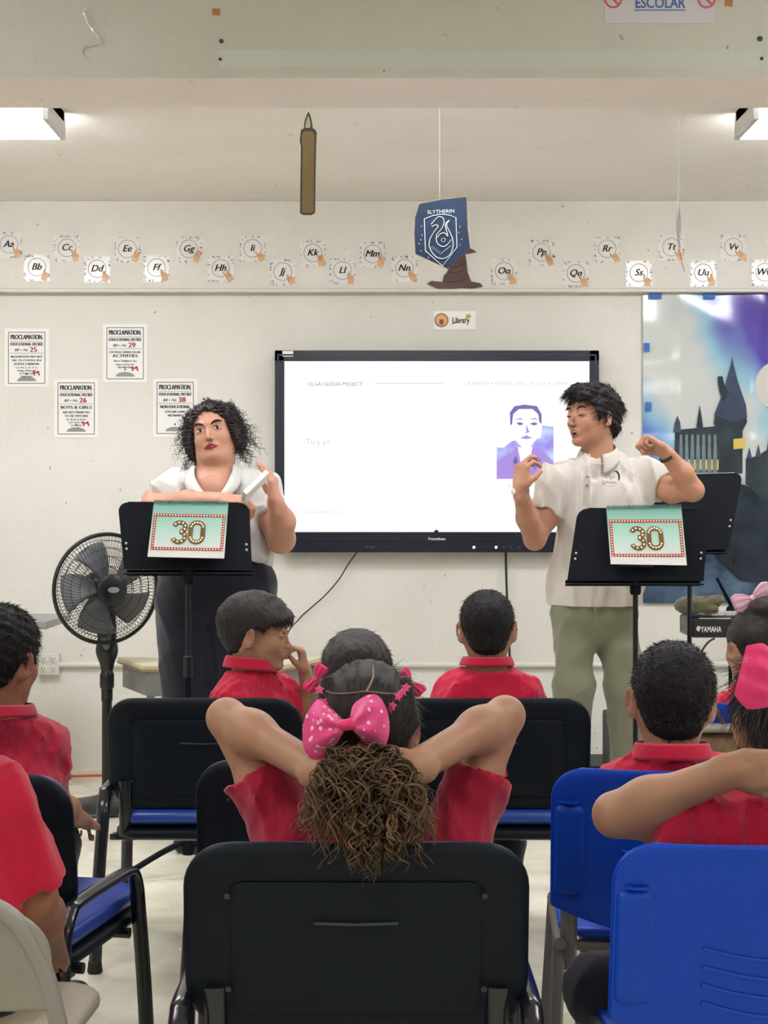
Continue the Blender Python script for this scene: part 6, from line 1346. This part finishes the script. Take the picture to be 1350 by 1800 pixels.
hz = P(0, 1064, d)[2]; S.fn(wrinkle(.024, 32, 61, (1, 1, .35), 4)); S.fn(lambda x, y, z: (hz-z+0*x+0*y), mode='max'); S.cone(Nm-Z3*.012, Nm+Z3*.12, .062, .072, k=.006, mode='s', flat=2); obj('polo_shirt', S.mesh(.0058), m_offw, T, off=off)
collar(T, off, Nm+Z3*.002, F, .066, .068, .034, m_offw, gap=20, drop=1.0, tilt=.55, flare=.022)
def chest(px, py): return P(px, py, d-.155)
pk = MB(); pk.box(P(1031, 862, d-.150), (.026, .006, .11), rotm(R_(6), 0, R_(14))); obj('button_placket', pk, m_offw, T, off=off, bevel=.002)
for (a, b) in ((1032, 838), (1032, 853)): obj('shirt_button', MB().lathe([(.0055, 0), (.0045, .003), (1e-4, .003)], P(a, b, d-.156), (.1, -1, .1), 12), mat('grey_button', rgb(132, 124, 116), rough=.3), T, off=off)
em = MB(); F0 = F[:, 0]; o_ = P(1073, 842, d-.153); Ux = np.array((math.cos(R_(14)), math.sin(R_(14)), 0)); kk = d/F_PX
put_text(em, 'Olga', o_, Ux, Z3, np.array((.2, -1, 0)), -3*kk, 4*kk, 9*kk, lift=.006, shear=.5); put_text(em, 'Iglesias', o_, Ux, Z3, np.array((.2, -1, 0)), -5*kk, -5*kk, 9*kk, lift=.006, shear=.5)
em.tube([o_+Ux*x*kk+Z3*z*kk+V3(0, -.006, 0) for x, z in ((-14, -8), (-6, -12), (6, -12), (13, -6))], .0008, 5)
obj('emblem_lettering', em, mat('grey_thread', rgb(110, 108, 108), rough=.7), T, off=off)
em = MB(); em.tube([o_+Ux*x*kk+Z3*z*kk+V3(0, -.006, 0) for x, z in ((6, 13), (11, 13), (15, 8), (16, 1), (14, -3))], [.001, .0035, .0035, .003, .001], 6); obj('emblem_profile', em, m_black, T, off=off)
Tr = Sdf(); Tr.ell(hip-Z3*.04, (.158, .112, .12), k=.05); Tr.cone(hip-Z3*.03, hip+Z3*.07, .155, .152, k=.03, sq=((0, 1, 0), .76))
kL, kR = V3(P(1008, 0, d)[0], d-.02, P(0, 1205, d)[2]), V3(P(1098, 0, d)[0], d+.0, P(0, 1210, d)[2])
for s, kn, an in ((-1, kL, V3(P(998, 0, d)[0], d+.02, .05)), (1, kR, V3(P(1112, 0, d)[0], d+.03, .05))): Tr.cone(hip+V3(s*.078, 0, -.06), kn, .085, .071, k=.02); Tr.cone(kn, an, .078, .062, k=.03, flat=1)
Tr.fn(wrinkle(.016, 30, 66, (1, 1, .5), 4)); obj('trousers', Tr.mesh(.008), m_olive, T, off=off)
fs = MB(); fs.tube([P(1046, 1066, d-.125), P(1047, 1084, d-.128), P(1048, 1100, d-.118)], .0025, 5); obj('fly_seam', fs, m_olive, T, off=off)
shoes(T, off, [V3(P(998, 0, d)[0], d+.02, .09), V3(P(1112, 0, d)[0], d+.03, .09)], (-.1, -1), .25)
face_parts(T, off, R, hd_, H, m_lipn, mouth='open', eyes='shut', brow=.025)
S = Sdf(); cap(S, R, hd_, H, .05, .02, .02); S.frame(R, hd_, H); S.ell((.03, .12, .42), (.27, .28, .13), k=.08); S.ell((.05, .33, .36), (.25, .13, .10), k=.07); S.ell((-.10, .30, .30), (.22, .12, .09), k=.05); S.ell((0, -.30, -.06), (.25, .22, .28), k=.08)
S.cone((-.34, .10, .06), (-.335, .10, -.12), .03, .02, k=.03); S.cone((.34, .10, .06), (.335, .10, -.12), .03, .02, k=.03)
hairline(S, R, hd_, H, [-.8, -.3, -.14, -.05, .05, .09, .13, .22, .30, .42, .6], [-.42, -.42, -.36, .0, .04, -.14, -.02, .16, .19, .25, .30]); S.frame(R, hd_, H); S.fn(wrinkle(.022, 20, 8, (1, .5, 1.2))); M = S.mesh(.0045)
obj('hair', join(M, fuzz(M, R, hd_, H, 3000, .030, .0009, 6, (.2, .6, -.4), .18)), m_hair, T, off=off, sharp=0)
obj('necklace', MB().tube([Nm+V3(.068*math.cos(a)-.012, .01-.092*math.sin(a), .012-.045*math.sin(a)) for a in np.linspace(.3, 2.84, 24)], .0016, 6), mat('shell_beads', rgb(214, 200, 176), rough=.4), T, off=off)
def band(a, b, t_, r, h, m, name, sq=None):
    c = a*(1-t_)+b*t_; ax = unit(b-a); o = MB(); o.lathe([(r, -h), (r+.0035, -h*.8), (r+.0035, h*.8), (r, h)], c, ax, 24); return obj(name, o, m, T, off=off)
band(el, wr, .93, .0285, .006, mat('steel_watch', rgb(168, 166, 160), rough=.2, metal=.8), 'watch_band'); ax = unit(wr-el); cw = el*.07+wr*.93
obj('watch_face', MB().lathe([(.013, 0), (.013, .006), (.010, .008), (1e-4, .008)], cw+V3(-.026, -.014, 0), (-.8, -.6, 0), 16), mat('bright_watch', rgb(230, 226, 214), rough=.15, metal=.3), T, off=off)
band(el2, wr2, .86, .030, .007, mat('brown_bracelet', rgb(64, 56, 46), rough=.7), 'bracelet')
